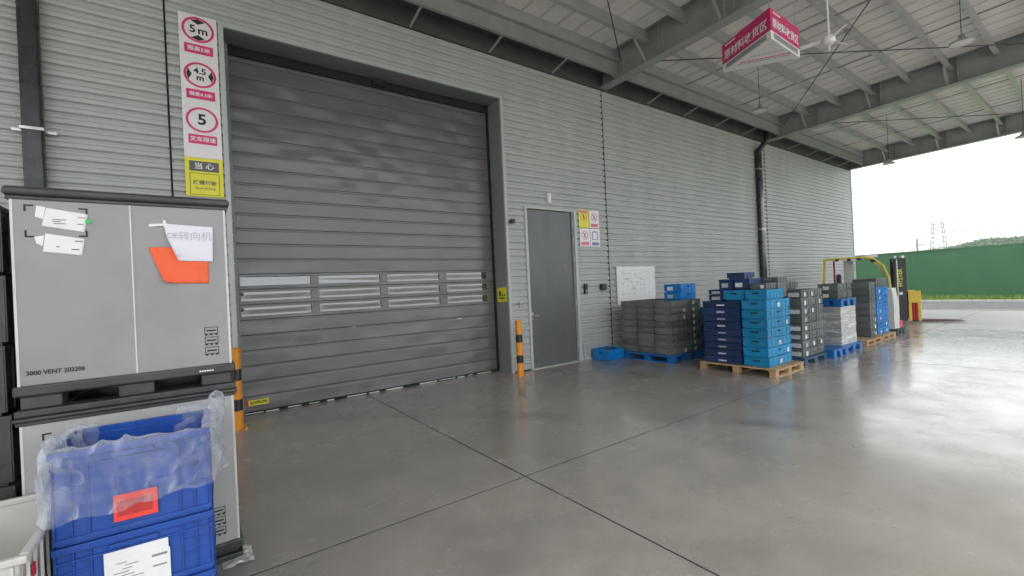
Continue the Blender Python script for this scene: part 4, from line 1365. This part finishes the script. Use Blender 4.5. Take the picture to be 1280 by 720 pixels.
# overhead guard: curved yellow posts and roof frame
def post(pts, m_='fork_yellow', r=0.035):
    mb = MB()
    for a, b_ in zip(pts, pts[1:]):
        mb.bar(a, b_, 0.045, 0.045, (1, 0, 0))
    mb.build('guard_post', m_, fk)
for sx in (-0.44, 0.44):
    post([(sx, 0.18, 0.72), (sx, 0.22, 1.35), (sx, 0.34, 1.72), (sx * 0.98, 0.55, 1.93), (sx * 0.97, 0.75, 1.98)])
    post([(sx, 1.80, 0.98), (sx, 1.74, 1.98)])
    MB().bar((sx * 0.97, 0.70, 1.985), (sx, 1.78, 1.985), 0.045, 0.045).build('guard_rail', 'fork_yellow', fk)
for i in range(7):
    y = 0.74 + i * 0.165
    MB().bar((-0.42, y, 1.99), (0.42, y, 1.99), 0.03, 0.045).build('guard_bar', 'mast', fk)
MB().box(-0.42, 0.42, 0.46, 0.78, 1.965, 2.05).build('front_rail', 'white', fk, bevel=0.015)
for sx in (-0.33, 0.33):
    MB().lathe([(0, 0.06), (0.05, 0.05), (0.06, 0), (0.045, -0.05), (0, -0.055)], (sx, 0.50, 1.88), 12).build('work_lamp', 'mast', fk, smooth=True)
MB().box(0.40, 0.43, 0.98, 1.24, 1.02, 1.93).build('side_panel', 'trim', fk, bevel=0.01)
MB().box(0.40, 0.44, 1.46, 1.51, 1.0, 1.95).build('rear_stay', 'red', fk)
for yy in (0.9, 1.15, 1.45):
    MB().lathe([(0, 0.05), (0.05, 0.045), (0.055, 0.0), (0.03, -0.03), (0, -0.035)], (-0.46, yy, 1.93), 10).build('signal_lamp', 'mast', fk, smooth=True)

# ================================================================== HOARDING, POLE, PYLON
hd_ = empty('green_hoarding', (30.6, 0, 0), R(-8))
tag(hd_, 'long green metal hoarding fence across the road', 'fence')
PW = 2.0
mb = MB()
for i in range(10):
    mb.box(-0.012, 0.012, i * 0.2, i * 0.2 + 0.15, 0.02, 2.44).box(-0.009, 0.012, i * 0.2 + 0.15, i * 0.2 + 0.2, 0.02, 2.44)
hme = mb.mesh('hoarding_panel', 'hoarding')
for i in range(-11, 12):
    link('hoarding_panel', hme, hd_, (random.uniform(-.012, .012), i * PW, random.uniform(-.008, .008)))
pme = MB().box(0.03, 0.10, -0.035, 0.035, 0, 2.40).mesh('fence_post', 'galv')
for i in range(-11, 13):
    link('fence_post', pme, hd_, (0, i * PW, 0))
MB().box(-0.03, 0.028, -22, 24, 2.445, 2.50).build('top_rail', 'hoarding', hd_)
MB().box(-0.06, 0.06, -22, 24, -0.04, 0.018).build('fence_footing', 'kerb', hd_)

pl = empty('utility_pole', (98, 13.5, 0))
tag(pl, 'thin utility pole standing above the hoarding, left of the pylon', 'pole')
MB().cyl((0, 0, -0.5), (0, 0, 6.6), 0.20, 0.14, n=10).build('pole_shaft', 'pylon', pl)
MB().box(-0.1, 0.1, -0.9, 0.9, 5.5, 5.65).build('crossarm', 'pylon', pl)

py = empty('pylon', (393.8, 63.8, 0), R(-9))
tag(py, 'lattice electricity pylon on the skyline beyond the hoarding', 'pylon')
def half(z): return 3.4 if z < 17 else 3.4 - (z - 17) * 0.07
zz = [0, 6, 11, 15, 18.5, 21.5, 24.5, 27.5, 30, 32]
for sx in (-1, 1):
    for sy in (-1, 1):
        mb = MB()
        for a, b_ in zip(zz, zz[1:]):
            mb.bar((sx * half(a) * 0.5, sy * half(a), a), (sx * half(b_) * 0.5, sy * half(b_), b_), 0.42)
        mb.build('leg', 'pylon', py)
mb = MB()
for a, b_ in zip(zz, zz[1:]):
    for sx in (-1, 1):
        mb.bar((sx * half(a) * .5, -half(a), a), (sx * half(b_) * .5, half(b_), b_), 0.22)
        mb.bar((sx * half(a) * .5, half(a), a), (sx * half(b_) * .5, -half(b_), b_), 0.22)
    mb.bar((0, -half(b_), b_), (0, half(b_), b_), 0.26)
mb.build('lattice', 'pylon', py)
for z, hw, lift in ((32, 9.0, 2.2), (24.5, 9.5, -0.6), (17.0, 9.5, -0.6)):
    for sy in (-1, 1):
        MB().bar((0, sy * half(z), z), (0, sy * hw, z + lift), 0.36).bar((0, sy * half(z), z + 1.3), (0, sy * hw, z + lift), 0.3).build('crossarm', 'pylon', py)
def wire(a, b_, sag, lab):
    a, b_ = Vector(a), Vector(b_)
    pts = []
    for i in range(17):
        t = i / 16
        p_ = a.lerp(b_, t)
        p_.z -= sag * 4 * t * (1 - t)
        pts.append(p_)
    o = MB().tube(pts, 0.28, 4).build('power_line', 'pylon')
    tag(o, lab, 'power line', 'overhead lines')
wire((393.8, 72.5, 34), (150, 190, 42), 6, 'faint overhead line from the pylon top going left')
wire((393.8, 73, 24), (150, 190, 30), 6, 'faint overhead line from the pylon middle arm going left')
wire((393.8, 55, 34), (330, -160, 36), 5, 'faint overhead line from the pylon top going right')
wire((393.8, 55, 24), (330, -160, 27), 5, 'faint overhead line from the pylon middle arm going right')
wire((393.8, 55, 16.5), (300, -160, 24), 2, 'faint low overhead line rising towards the right picture edge')

# ================================================================== NEAR LEFT: SLEEVE CONTAINERS
BX0, BX1, BY0, BY1 = -0.705, 0.208, -3.40, -2.22
def plinth(par, z0, z1):
    """moulded pallet base: upper deck lip, feet, lower skids"""
    h = z1 - z0
    MB().box(BX0 - 0.006, BX1 + 0.006, BY0 - 0.014, BY1 + 0.014, z1 - 0.052, z1).build('base_deck', 'boxbase', par, bevel=0.010)
    for sx in (BX0 + 0.09, (BX0 + BX1) / 2, BX1 - 0.09):
        for sy in (BY0 + 0.08, (BY0 + BY1) / 2, BY1 - 0.08):
            MB().box(sx - 0.075, sx + 0.075, sy - 0.07, sy + 0.07, z0 + 0.0352, z1 - 0.0522).build('foot', 'boxbase', par, bevel=0.008)
    for sx in (BX0 + 0.09, (BX0 + BX1) / 2, BX1 - 0.09):
        MB().box(sx - 0.08, sx + 0.08, BY0 - 0.008, BY1 + 0.008, z0, z0 + 0.035).build('skid', 'boxbase', par, bevel=0.006)
    MB().box(BX0 - 0.004, BX1 + 0.004, BY0 - 0.010, BY0 + 0.11, z0 + 0.001, z0 + 0.0345).build('front_skid', 'boxbase', par, bevel=0.006)


def sleeve_container(z0, zsl0, zsl1, ztop, m_, label, split):
    c_ = empty('sleeve_container', (0, 0, 0))
    tag(c_, label, 'container', 'stacked sleeve containers')
    plinth(c_, z0, zsl0)
    s_ = MB().box(BX0 + 0.012, BX1 - 0.012, BY0, BY1, zsl0 - 0.004, zsl1).build('sleeve', m_, c_, bevel=0.008)
    for xx in (BX0 + 0.012, BX1 - 0.022):
        MB().box(xx, xx + 0.010, BY0 - 0.0022, BY0 - 0.0002, zsl0, zsl1 - 0.004).build('sleeve_edge', 'edge', s_)
    MB().box(BX1 - 0.0135, BX1 - 0.0095, BY0 + 0.01, BY1 - 0.01, zsl0, zsl1 - 0.004).build('sleeve_edge', 'edge', s_)
    if split is not None:
        MB().box(split - 0.003, split + 0.003, BY0 - 0.0018, BY0 - 0.0002, zsl0, zsl1 - 0.004).build('seam', 'edge', s_)
        mb = MB()
        for i in range(38):
            z = zsl0 + 0.03 + i * (zsl1 - zsl0 - 0.06) / 38
            mb.box(split + 0.010, split + 0.013, BY0 - 0.0014, BY0 - 0.0002, z, z + 0.008)
        mb.build('seam_stitch', 'ink_grey', s_)
    MB().box(BX0 - 0.012, BX1 + 0.012, BY0 - 0.02, BY1 + 0.02, zsl1, ztop).build('lid', 'boxbase', c_, bevel=0.018, seg=3, smooth=True)
    MB().box(BX0 - 0.002, BX1 + 0.002, BY0 - 0.008, BY1 + 0.008, zsl1 - 0.018, zsl1 - 0.0005).build('lid_lip', 'boxbase', c_, bevel=0.004)
    return c_, s_


low, slow = sleeve_container(0.0, 0.115, 1.000, 1.022, 'sleeve2', 'lower grey sleeve container, pale scuffed side, standing on the floor', None)
upc, supc = sleeve_container(1.023, 1.178, 2.120, 2.166, 'sleeve', 'upper grey sleeve container with white and orange papers taped on', -0.243)
YB = BY0 - 0.0025
# marks on the upper sleeve
def corner_mark(par, x, z, dx, dz, t=0.007, L_=0.034):
    xa, xb = sorted((x, x + dx * L_)); za_, zb2 = sorted((z, z + dz * t))
    xc, xd = sorted((x, x + dx * t)); zc_, zd = sorted((z + dz * t, z + dz * L_))
    MB().box(xa, xb, YB - 0.0003, YB + 0.0012, za_, zb2).box(xc, xd, YB - 0.0003, YB + 0.0012, zc_, zd).build('corner_mark', 'ink', par)
corner_mark(supc, -0.645, 2.078, 1, -1); corner_mark(supc, -0.413, 2.072, -1, -1)
corner_mark(supc, -0.645, 1.915, 1, 1); corner_mark(supc, -0.416, 1.922, -1, 1)
text('3000 VENT 202206', 0.031, 'ink', supc, (-0.556, YB - 0.0006, 1.238), bold=0.0004, sx=0.86)
def stack_icon(par, x, z):
    for i, dz in enumerate((0.118, 0.060, 0.0)):
        mb = MB()
        mb.box(x, x + 0.066, YB - 0.0003, YB + 0.0012, z + dz + 0.046, z + dz + 0.049).box(x, x + 0.066, YB - 0.0003, YB + 0.0012, z + dz + 0.008, z + dz + 0.011)
        mb.box(x, x + 0.003, YB - 0.0003, YB + 0.0012, z + dz + 0.0112, z + dz + 0.0458).box(x + 0.063, x + 0.066, YB - 0.0003, YB + 0.0012, z + dz + 0.0112, z + dz + 0.0458)
        for q in (0.002, 0.026, 0.052):
            mb.box(x + q, x + q + 0.012, YB - 0.0003, YB + 0.0012, z + dz, z + dz + 0.0078)
        mb.box(x + 0.010, x + 0.056, YB - 0.0003, YB + 0.0012, z + dz + 0.024, z + dz + 0.032)
        mb.build('stacking_mark', 'ink', par)
stack_icon(supc, 0.068, 1.236)
stack_icon(slow, 0.064, 0.165)
corner_mark(slow, -0.617, 0.932, 1, -1)
mb = MB()
for i in range(6):
    mb.box(0.035 + i * 0.012, 0.044 + i * 0.012, BY0 - 0.0155, BY0 - 0.0135, 1.145, 1.153)
mb.build('maker_mark', 'wht_print', upc)


def sheet(name, quad, m_, par=None, y=YB - 0.001, curl=None, n=12):
    """thin paper: quad corners (x,z) TL,TR,BR,BL ; curl(u,v) -> outward lift"""
    mb = MB()
    TL, TR, BR, BL = quad
    for j in range(n + 1):
        for i in range(n + 1):
            u, v_ = i / n, j / n
            x = (TL[0] * (1 - u) + TR[0] * u) * (1 - v_) + (BL[0] * (1 - u) + BR[0] * u) * v_
            z = (TL[1] * (1 - u) + TR[1] * u) * (1 - v_) + (BL[1] * (1 - u) + BR[1] * u) * v_
            dy = curl(u, v_) if curl else 0
            dx = dz = 0
            if isinstance(dy, tuple): dy, dx, dz = dy
            mb.v.append((x + dx, y - dy, z + dz))
    for j in range(n):
        for i in range(n):
            k = j * (n + 1) + i
            mb.f.append((k, k + n + 1, k + n + 2, k + 1))
    me = mb.mesh(name, m_, smooth=True)
    o_ = link(name, me, par)
    sm = o_.modifiers.new('thick', 'SOLIDIFY')
    sm.thickness = 0.0006
    return o_

# torn shipping labels
o = sheet('shipping_label', ((-0.566, 2.066), (-0.411, 2.040), (-0.428, 1.945), (-0.585, 1.972)), 'paper', None, YB - 0.0008)
tag(o, 'upper crumpled white shipping label on the upper grey container', 'label')
for (x, z, wd) in ((-0.545, 2.005, 0.05), (-0.545, 1.995, 0.03), (-0.54, 1.985, 0.045), (-0.45, 2.02, 0.035), (-0.455, 1.985, 0.025)):
    MB().box(x, x + wd, YB - 0.0026, YB - 0.0016, z, z + 0.004).build('print_line', 'ink_grey', o)
sheet('label_remnant', ((-0.60, 2.075), (-0.568, 2.068), (-0.578, 2.005), (-0.607, 2.018)), 'paper', o, YB - 0.0004)
o2 = sheet('shipping_label', ((-0.573, 1.936), (-0.428, 1.911), (-0.440, 1.824), (-0.585, 1.842)), 'paper', None, YB - 0.0008)
tag(o2, 'lower crumpled white shipping label on the upper grey container', 'label')
for (x, z, wd) in ((-0.465, 1.895, 0.03), (-0.535, 1.866, 0.012), (-0.48, 1.852, 0.03)):
    MB().box(x, x + wd, YB - 0.0026, YB - 0.0016, z, z + 0.006).build('print_line', 'ink_grey', o2)
sheet('label_remnant', ((-0.612, 1.918), (-0.576, 1.925), (-0.584, 1.87), (-0.606, 1.885)), 'paper', o2, YB - 0.0004)
o = MB().cyl((-0.412, YB - 0.0005, 2.003), (-0.412, YB - 0.0035, 2.003), 0.011, n=16).build('green_dot', 'hoarding')
MT['green_dot'] = mat('green_sticker', (0.03, 0.5, 0.12), 0.5)
o.data.materials.clear(); o.data.materials.append(MT['green_dot'])
tag(o, 'small round green sticker at the edge of the upper shipping label', 'sticker')
# curled papers
o = sheet('orange_paper', ((-0.172, 1.872), (0.106, 1.873), (0.100, 1.663), (-0.108, 1.668)), 'orange_paper', None, YB - 0.0012,
          lambda u, v_: (lambda t: (0.03 * t * t + 0.002 * v_, 0.0, 0.010 * t * t))(max(0, v_ - u * 2.2)), 20)
tag(o, 'orange paper sheet curling off the upper grey container', 'paper')
o = sheet('white_paper', ((-0.097, 2.006), (0.132, 1.995), (0.125, 1.791), (-0.088, 1.796)), 'paper2', None, YB - 0.004,
          lambda u, v_: (lambda t: (0.05 * t * t + 0.004, 0.05 * t * t, 0.03 * t * t))(max(0, v_ - u * 3.2)), 24)
tag(o, 'white paper sheet with pencilled writing, overlapping the orange one', 'paper')
text('CIE', 0.043, 'pencil', o, (-0.062, YB - 0.0125, 1.938), sx=0.8)
text('转向机', 0.056, 'pencil', o, (0.045, YB - 0.0095, 1.936), sx=0.95)
t_ = sheet('tape_strip', ((-0.165, 2.001), (-0.082, 2.010), (-0.082, 1.996), (-0.165, 1.986)), 'wht_print', o, YB - 0.0055)
t_ = sheet('tape_strip', ((-0.102, 2.028), (-0.09, 2.025), (-0.082, 1.985), (-0.100, 1.985)), 'wht_print', o, YB - 0.0065)

# crumpled film under the lower container's corner
mb = MB()
n = 16
for j in range(n):
    for i in range(n):
        u, v_ = i / (n - 1), j / (n - 1)
        x, y = 0.10 + u * 0.16, -3.50 + v_ * 0.20
        mb.v.append((x, y, 0.004 + 0.05 * max(0, mnoise.noise((x * 18, y * 18, 1)) + 0.15) * math.sin(PI * u) * (1 - v_ * 0.4)))
for j in range(n - 1):
    for i in range(n - 1):
        k = j * n + i
        mb.f.append((k, k + 1, k + n + 1, k + n))
o = mb.build('film_scrap', 'wrap', None, smooth=True)
tag(o, 'crumpled scrap of clear film at the foot of the lower container', 'film scrap')

# ================================================================== NEAR BLUE CRATES
TH = R(-2.5)
BW, BD = 0.552, 0.45
HTS = (0.28, 0.28, 0.395)
BHT = HTS[2]
u_ = Vector((math.cos(TH), math.sin(TH), 0)); v2 = Vector((-math.sin(TH), math.cos(TH), 0))
fl_ = Vector((-0.496, -3.985, 0))
ctr = fl_ + u_ * (BW / 2) + v2 * (BD / 2)


def big_crate_mesh(W, D, H):
    mb = MB()
    l, w_ = W / 2, D / 2
    i_ = 0.014
    a, b_ = l - i_, w_ - i_
    t = 0.008
    mb.box(-a, a, -b_, b_, 0, 0.012)
    mb.box(-a, a, -b_, -b_ + t, 0.0122, H - 0.03).box(-a, a, b_ - t, b_, 0.0122, H - 0.03)
    mb.box(-a, -a + t, -b_ + t, b_ - t, 0.0122, H - 0.03).box(a - t, a, -b_ + t, b_ - t, 0.0122, H - 0.03)
    for (z0, z1, o_) in ((H - 0.03, H - 0.002, 0.0), (H - 0.072, H - 0.064, 0.003), (0.0123, 0.032, 0.004)):
        q = i_ + 0.004 if z0 > H - 0.04 else i_
        mb.box(-l + o_, l - o_, -w_ + o_, -w_ + q, z0, z1).box(-l + o_, l - o_, w_ - q, w_ - o_, z0, z1)
        mb.box(-l + o_, -l + q, -w_ + q, w_ - q, z0, z1).box(l - q, l - o_, -w_ + q, w_ - q, z0, z1)
    # ribbed fields left and right of the plain middle
    for xr in (-1, 1):
        for f_ in (1.0, 0.80, 0.60):
            x = xr * (l * f_ - 0.010)
            for sy in (-1, 1):
                y0, y1 = sorted((sy * b_, sy * (b_ + 0.010)))
                mb.box(x - 0.003, x + 0.003, y0, y1, 0.0325, H - 0.0305)
    for zf in (0.38, 0.60):
        for xr in (-1, 1):
            xa, xb = sorted((xr * (l - 0.012), xr * (l * 0.60 - 0.012)))
            for sy in (-1, 1):
                y0, y1 = sorted((sy * b_, sy * (b_ + 0.008)))
                mb.box(xa, xb, y0, y1, zf * H - 0.003, zf * H + 0.003)
    for k in range(6):
        y = -w_ + 0.016 + (D - 0.032) * k / 5
        for sx in (-1, 1):
            x0, x1 = sorted((sx * a, sx * (a + 0.010)))
            mb.box(x0, x1, y - 0.003, y + 0.003, 0.0325, H - 0.0305)
    # finger grip bar below the rim
    mb.box(-0.10, 0.07, -w_ + 0.001, -b_, H - 0.060, H - 0.040)
    return mb.mesh('blue_crate', 'blue_near', 0.0018, seg=2)


bmes = [big_crate_mesh(BW, BD, h_) for h_ in HTS]
crates3 = []
for i, lab in enumerate(('bottom royal blue crate of the near stack, under the crate with papers', 'royal blue crate with white delivery papers, below the bagged one', 'top royal blue crate lined with a clear plastic bag, red label')):
    o = link('blue_crate', bmes[i], None, (ctr.x, ctr.y, sum(HTS[:i])), TH)
    tag(o, lab, 'crate', 'near royal blue crates')
    crates3.append(o)
# label holders: red window label on the top crate, papers on the middle one
MT['red_film'] = mat('fluorescent_red', (0.85, 0.06, 0.045), 0.4, var=0.06)
MT['red_dark'] = mat('dark_red_print', (0.50, 0.04, 0.035), 0.45, var=0.15, vscale=30)
tp, md = crates3[2], crates3[1]
yf = -BD / 2 - 0.0015
def local(o_, x, z): return x, z
mb = MB().box(-0.077, 0.073, yf - 0.0012, yf, 0.055, 0.170)
q = mb.build('red_label', 'red_film', tp)
MB().box(-0.066, 0.056, yf - 0.002, yf - 0.0013, 0.075, 0.142).build('label_window', 'red_dark', q)
MB().box(-0.10, 0.12, yf - 0.0012, yf, 0.06, 0.235).build('delivery_paper', 'paper', md, (-0.016, 0, -0.024))
pp = md.children[-1]
MB().box(-0.09, 0.125, yf - 0.0026, yf - 0.0014, 0.045, 0.19).build('paper_sheet', 'paper', pp)
mb = MB()
random.seed(21)
for i in range(9):
    z = 0.065 + i * 0.014
    x = -0.07 + random.uniform(0, 0.05)
    mb.box(x, x + random.uniform(0.03, 0.09), yf - 0.0034, yf - 0.0027, z, z + 0.0035)
mb.box(0.06, 0.115, yf - 0.0034, yf - 0.0027, 0.165, 0.175).box(0.062, 0.112, yf - 0.0034, yf - 0.0027, 0.12, 0.127)
mb.build('paper_print', 'ink_grey', pp)

# clear bag: liner turned out over the rim
bag = MB()
def rrect(hw, hd, n):
    P = []
    c = [(-hw, -hd), (hw, -hd), (hw, hd), (-hw, hd)]
    for a, b_ in zip(c, c[1:] + c[:1]):
        for i in range(n):
            t = i / n
            P.append((a[0] + (b_[0] - a[0]) * t, a[1] + (b_[1] - a[1]) * t))
    return P
NP = 44
hw, hd = BW / 2, BD / 2
base_ = rrect(1, 1, NP)
prof_rows = []
# rows: (offset outward from rim line, z relative to rim, noise amplitude)
rowspec = [(-0.045, -0.16, 0.012), (-0.035, -0.09, 0.012), (-0.022, -0.03, 0.008), (-0.014, 0.002, 0.003), (-0.004, 0.006, 0.003), (0.007, 0.004, 0.003), (0.011, -0.02, 0.005),
           (0.010, -0.05, 0.006), (0.012, -0.085, 0.008), (0.013, -0.12, 0.008), (0.016, -0.155, 0.009), (0.018, -0.19, 0.010), (0.022, -0.235, 0.012), (0.025, -0.268, 0.012)]
def tuft(x, y):
    """loose film gathered above the rim at two corners"""
    a = math.exp(-((x - 0.86) ** 2 + (y - 0.55) ** 2) / 0.16) * 0.115
    b__ = math.exp(-((x + 0.92) ** 2 + (y + 0.55) ** 2) / 0.10) * 0.05
    c__ = math.exp(-((x + 0.2) ** 2 + (y + 1.0) ** 2) / 0.3) * 0.012
    return a + b__ + c__
for r_i, (off, dz, amp) in enumerate(rowspec):
    for (x, y) in base_:
        nx_ = x if abs(x) > 0.999 else 0
        ny_ = y if abs(y) > 0.999 else 0
        L_ = math.hypot(nx_, ny_) or 1
        px = x * hw + nx_ / L_ * off
        py = y * hd + ny_ / L_ * off
        nn = mnoise.noise((x * 2.6, y * 2.6, r_i * 0.42)) + 0.5 * mnoise.noise((x * 7, y * 7, r_i * 1.1))
        lift = tuft(x, y)
        up_ = lift * (math.exp(-((r_i - 4) / 2.0) ** 2)) * (1 + 0.6 * mnoise.noise((x * 9, y * 9, r_i)))
        nn += 0.9 * mnoise.noise((x * 15, y * 15, r_i * 1.7)) * math.exp(-((r_i - 6) / 2.2) ** 2)
        outw = amp * nn + lift * 0.5 * math.exp(-((r_i - 6) / 3.0) ** 2)
        outw += (0.006 + 0.006 * math.sin(17.0 * x + 13.0 * y + 0.9 * r_i + 4.0 * mnoise.noise((x * 2, y * 2, r_i * 0.3)))) * max(0, (r_i - 4) / 6)
        outw += 0.016 * math.sin(7.0 * x + 5.0 * y - 0.75 * r_i + 2.5 * mnoise.noise((x * 1.5, y * 1.5, 9))) * max(0, (r_i - 4) / 9) * (1 + 0.5 * mnoise.noise((x * 5, y * 5, 4)))
        hem = (0.03 * mnoise.noise((x * 2.2, y * 2.2, 5)) + (0.02 * x)) * max(0, (r_i - 6) / 7)
        px += nx_ / L_ * max(outw, -0.006 if r_i > 4 else -1)
        py += ny_ / L_ * max(outw, -0.006 if r_i > 4 else -1)
        bag.v.append((px, py, BHT + dz + up_ + hem + 0.004 * nn))
n = len(base_)
for j in range(len(rowspec) - 1):
    for i in range(n):
        bx_, by_ = base_[i]
        if by_ > 0.99 and -0.72 + 0.05 * j < bx_ < 0.42 + 0.02 * j: continue      # the liner has slipped off the back rim
        bag.f.append((j * n + i, j * n + (i + 1) % n, (j + 1) * n + (i + 1) % n, (j + 1) * n + i))
bo = bag.build('bag_liner', 'bag', None, (ctr.x, ctr.y, HTS[0] + HTS[1]), TH, smooth=True)
sb = bo.modifiers.new('sub', 'SUBSURF')
sb.levels = sb.render_levels = 2
tx = bpy.data.textures.new('crumple', 'MUSGRAVE')
tx.musgrave_type = 'RIDGED_MULTIFRACTAL'
tx.noise_scale = 0.10
tx.octaves = 3
tx.dimension_max = 1.1
tx.lacunarity = 2.1
tx.offset = 0.9
dm = bo.modifiers.new('crumple', 'DISPLACE')
dm.texture = tx
dm.strength = 0.022
dm.mid_level = 0.3
tag(bo, 'wrinkled clear plastic bag hanging over the rim of the top blue crate', 'plastic bag')
# film heaped over the goods inside the crate
hp = MB()
n = 30
for j in range(n):
    for i in range(n):
        u, v_ = i / (n - 1) * 2 - 1, j / (n - 1) * 2 - 1
        z = BHT - 0.075 + 0.03 * mnoise.noise((u * 3, v_ * 3, 2)) + 0.02 * mnoise.noise((u * 8, v_ * 8, 7)) - 0.20 * max(0, v_ + 0.3)
        hp.v.append((u * (hw - 0.035), v_ * (hd - 0.035), z))
for j in range(n - 1):
    for i in range(n - 1):
        k = j * n + i
        hp.f.append((k, k + 1, k + n + 1, k + n))
hp.build('bag_fold', 'bag', bo, smooth=True)

# ================================================================== CREAM CRATE AND BLACK CRATES AT THE LEFT EDGE
wc = empty('cream_bin', (-0.780, -3.815, 0), R(-0.6))
tag(wc, 'open cream plastic bin at the lower left corner beside the blue crates', 'bin')
W2, D2, H2 = 0.54, 0.78, 0.655
MB().box(-W2 / 2 + .03, W2 / 2 - .03, -D2 / 2 + .03, D2 / 2 - .03, 0.0, 0.30).build('bin_floor', 'white_crate', wc, bevel=0.01)
mb = MB()
t = 0.012
k0, k1 = 0.035, 0.012                       # taper: walls lean outwards
def wallq(xa0, ya0, xb0, yb0, xa1, ya1, xb1, yb1, nx_, ny_):
    mb.hexa([(xa0, ya0, 0.3), (xb0, yb0, 0.3), (xb0 + nx_ * t, yb0 + ny_ * t, 0.3), (xa0 + nx_ * t, ya0 + ny_ * t, 0.3),
             (xa1, ya1, H2 - 0.02), (xb1, yb1, H2 - 0.02), (xb1 + nx_ * t, yb1 + ny_ * t, H2 - 0.02), (xa1 + nx_ * t, ya1 + ny_ * t, H2 - 0.02)])
a0, b0, a1, b1 = W2 / 2 - k0, D2 / 2 - k0, W2 / 2 - k1, D2 / 2 - k1
wallq(-a0, -b0, a0, -b0, -a1, -b1, a1, -b1, 0, 1)
wallq(-a0, b0, a0, b0, -a1, b1, a1, b1, 0, -1)
wallq(-a0, -b0, -a0, b0, -a1, -b1, -a1, b1, 1, 0)
wallq(a0, -b0, a0, b0, a1, -b1, a1, b1, -1, 0)
mb.build('bin_wall', 'white_crate', wc)
MB().box(-W2 / 2, W2 / 2, -D2 / 2, -D2 / 2 + 0.03, H2 - 0.03, H2).box(-W2 / 2, W2 / 2, D2 / 2 - 0.03, D2 / 2, H2 - 0.03, H2).box(-W2 / 2, -W2 / 2 + 0.03, -D2 / 2 + 0.03, D2 / 2 - 0.03, H2 - 0.03, H2).box(W2 / 2 - 0.03, W2 / 2, -D2 / 2 + 0.03, D2 / 2 - 0.03, H2 - 0.03, H2).build('bin_rim', 'white_crate', wc, bevel=0.008)
for kx in range(7):
    x = -W2 / 2 + 0.04 + (W2 - 0.08) * kx / 6
    MB().box(x - 0.004, x + 0.004, -D2 / 2 + 0.002, -D2 / 2 + 0.0115, 0.02, H2 - 0.0305).build('rib', 'white_crate', wc)
for ky in range(9):
    y = -D2 / 2 + 0.04 + (D2 - 0.08) * ky / 8
    MB().box(W2 / 2 - 0.0115, W2 / 2 - 0.002, y - 0.004, y + 0.004, 0.02, H2 - 0.0305).build('rib', 'white_crate', wc)
MB().box(W2 / 2 - 0.01, W2 / 2 - 0.004, -0.30, -0.24, H2 - 0.12, H2 - 0.075).build('side_tag', 'red', wc)

random.seed(5)
bkm = crate_mesh('black_crate', 0.60, 0.80, 0.345, 'boxbase', 6)
for i in range(6):
    o = link('black_crate', bkm, None, (-1.035 + random.uniform(-.006, .006), -2.95, i * 0.346), random.uniform(-.01, .01))
    tag(o, '%s black ribbed crate in the stack at the left picture edge' % (rows(6)[5 - i]), 'crate', 'black crates at the left edge')

# ================================================================== HAZE
HAZE = 0.00065
hb = MB().box(-610, 610, -610, 610, -2.0, 60.0).mesh('haze', 'white')
hb.materials.clear()
hm_ = bpy.data.materials.new('haze_air')
hm_.use_nodes = True
hn = hm_.node_tree
hn.nodes.clear()
ho_ = hn.nodes.new('ShaderNodeOutputMaterial')
hv = hn.nodes.new('ShaderNodeVolumePrincipled')
hv.inputs['Color'].default_value = (0.93, 0.95, 0.97, 1)
hv.inputs['Density'].default_value = HAZE
hn.links.new(hv.outputs[0], ho_.inputs['Volume'])
hb.materials.append(hm_)
hz_o = link('haze', hb)
tag(hz_o, 'pale damp air that fades the far hill and pylon', 'haze', kind='stuff')
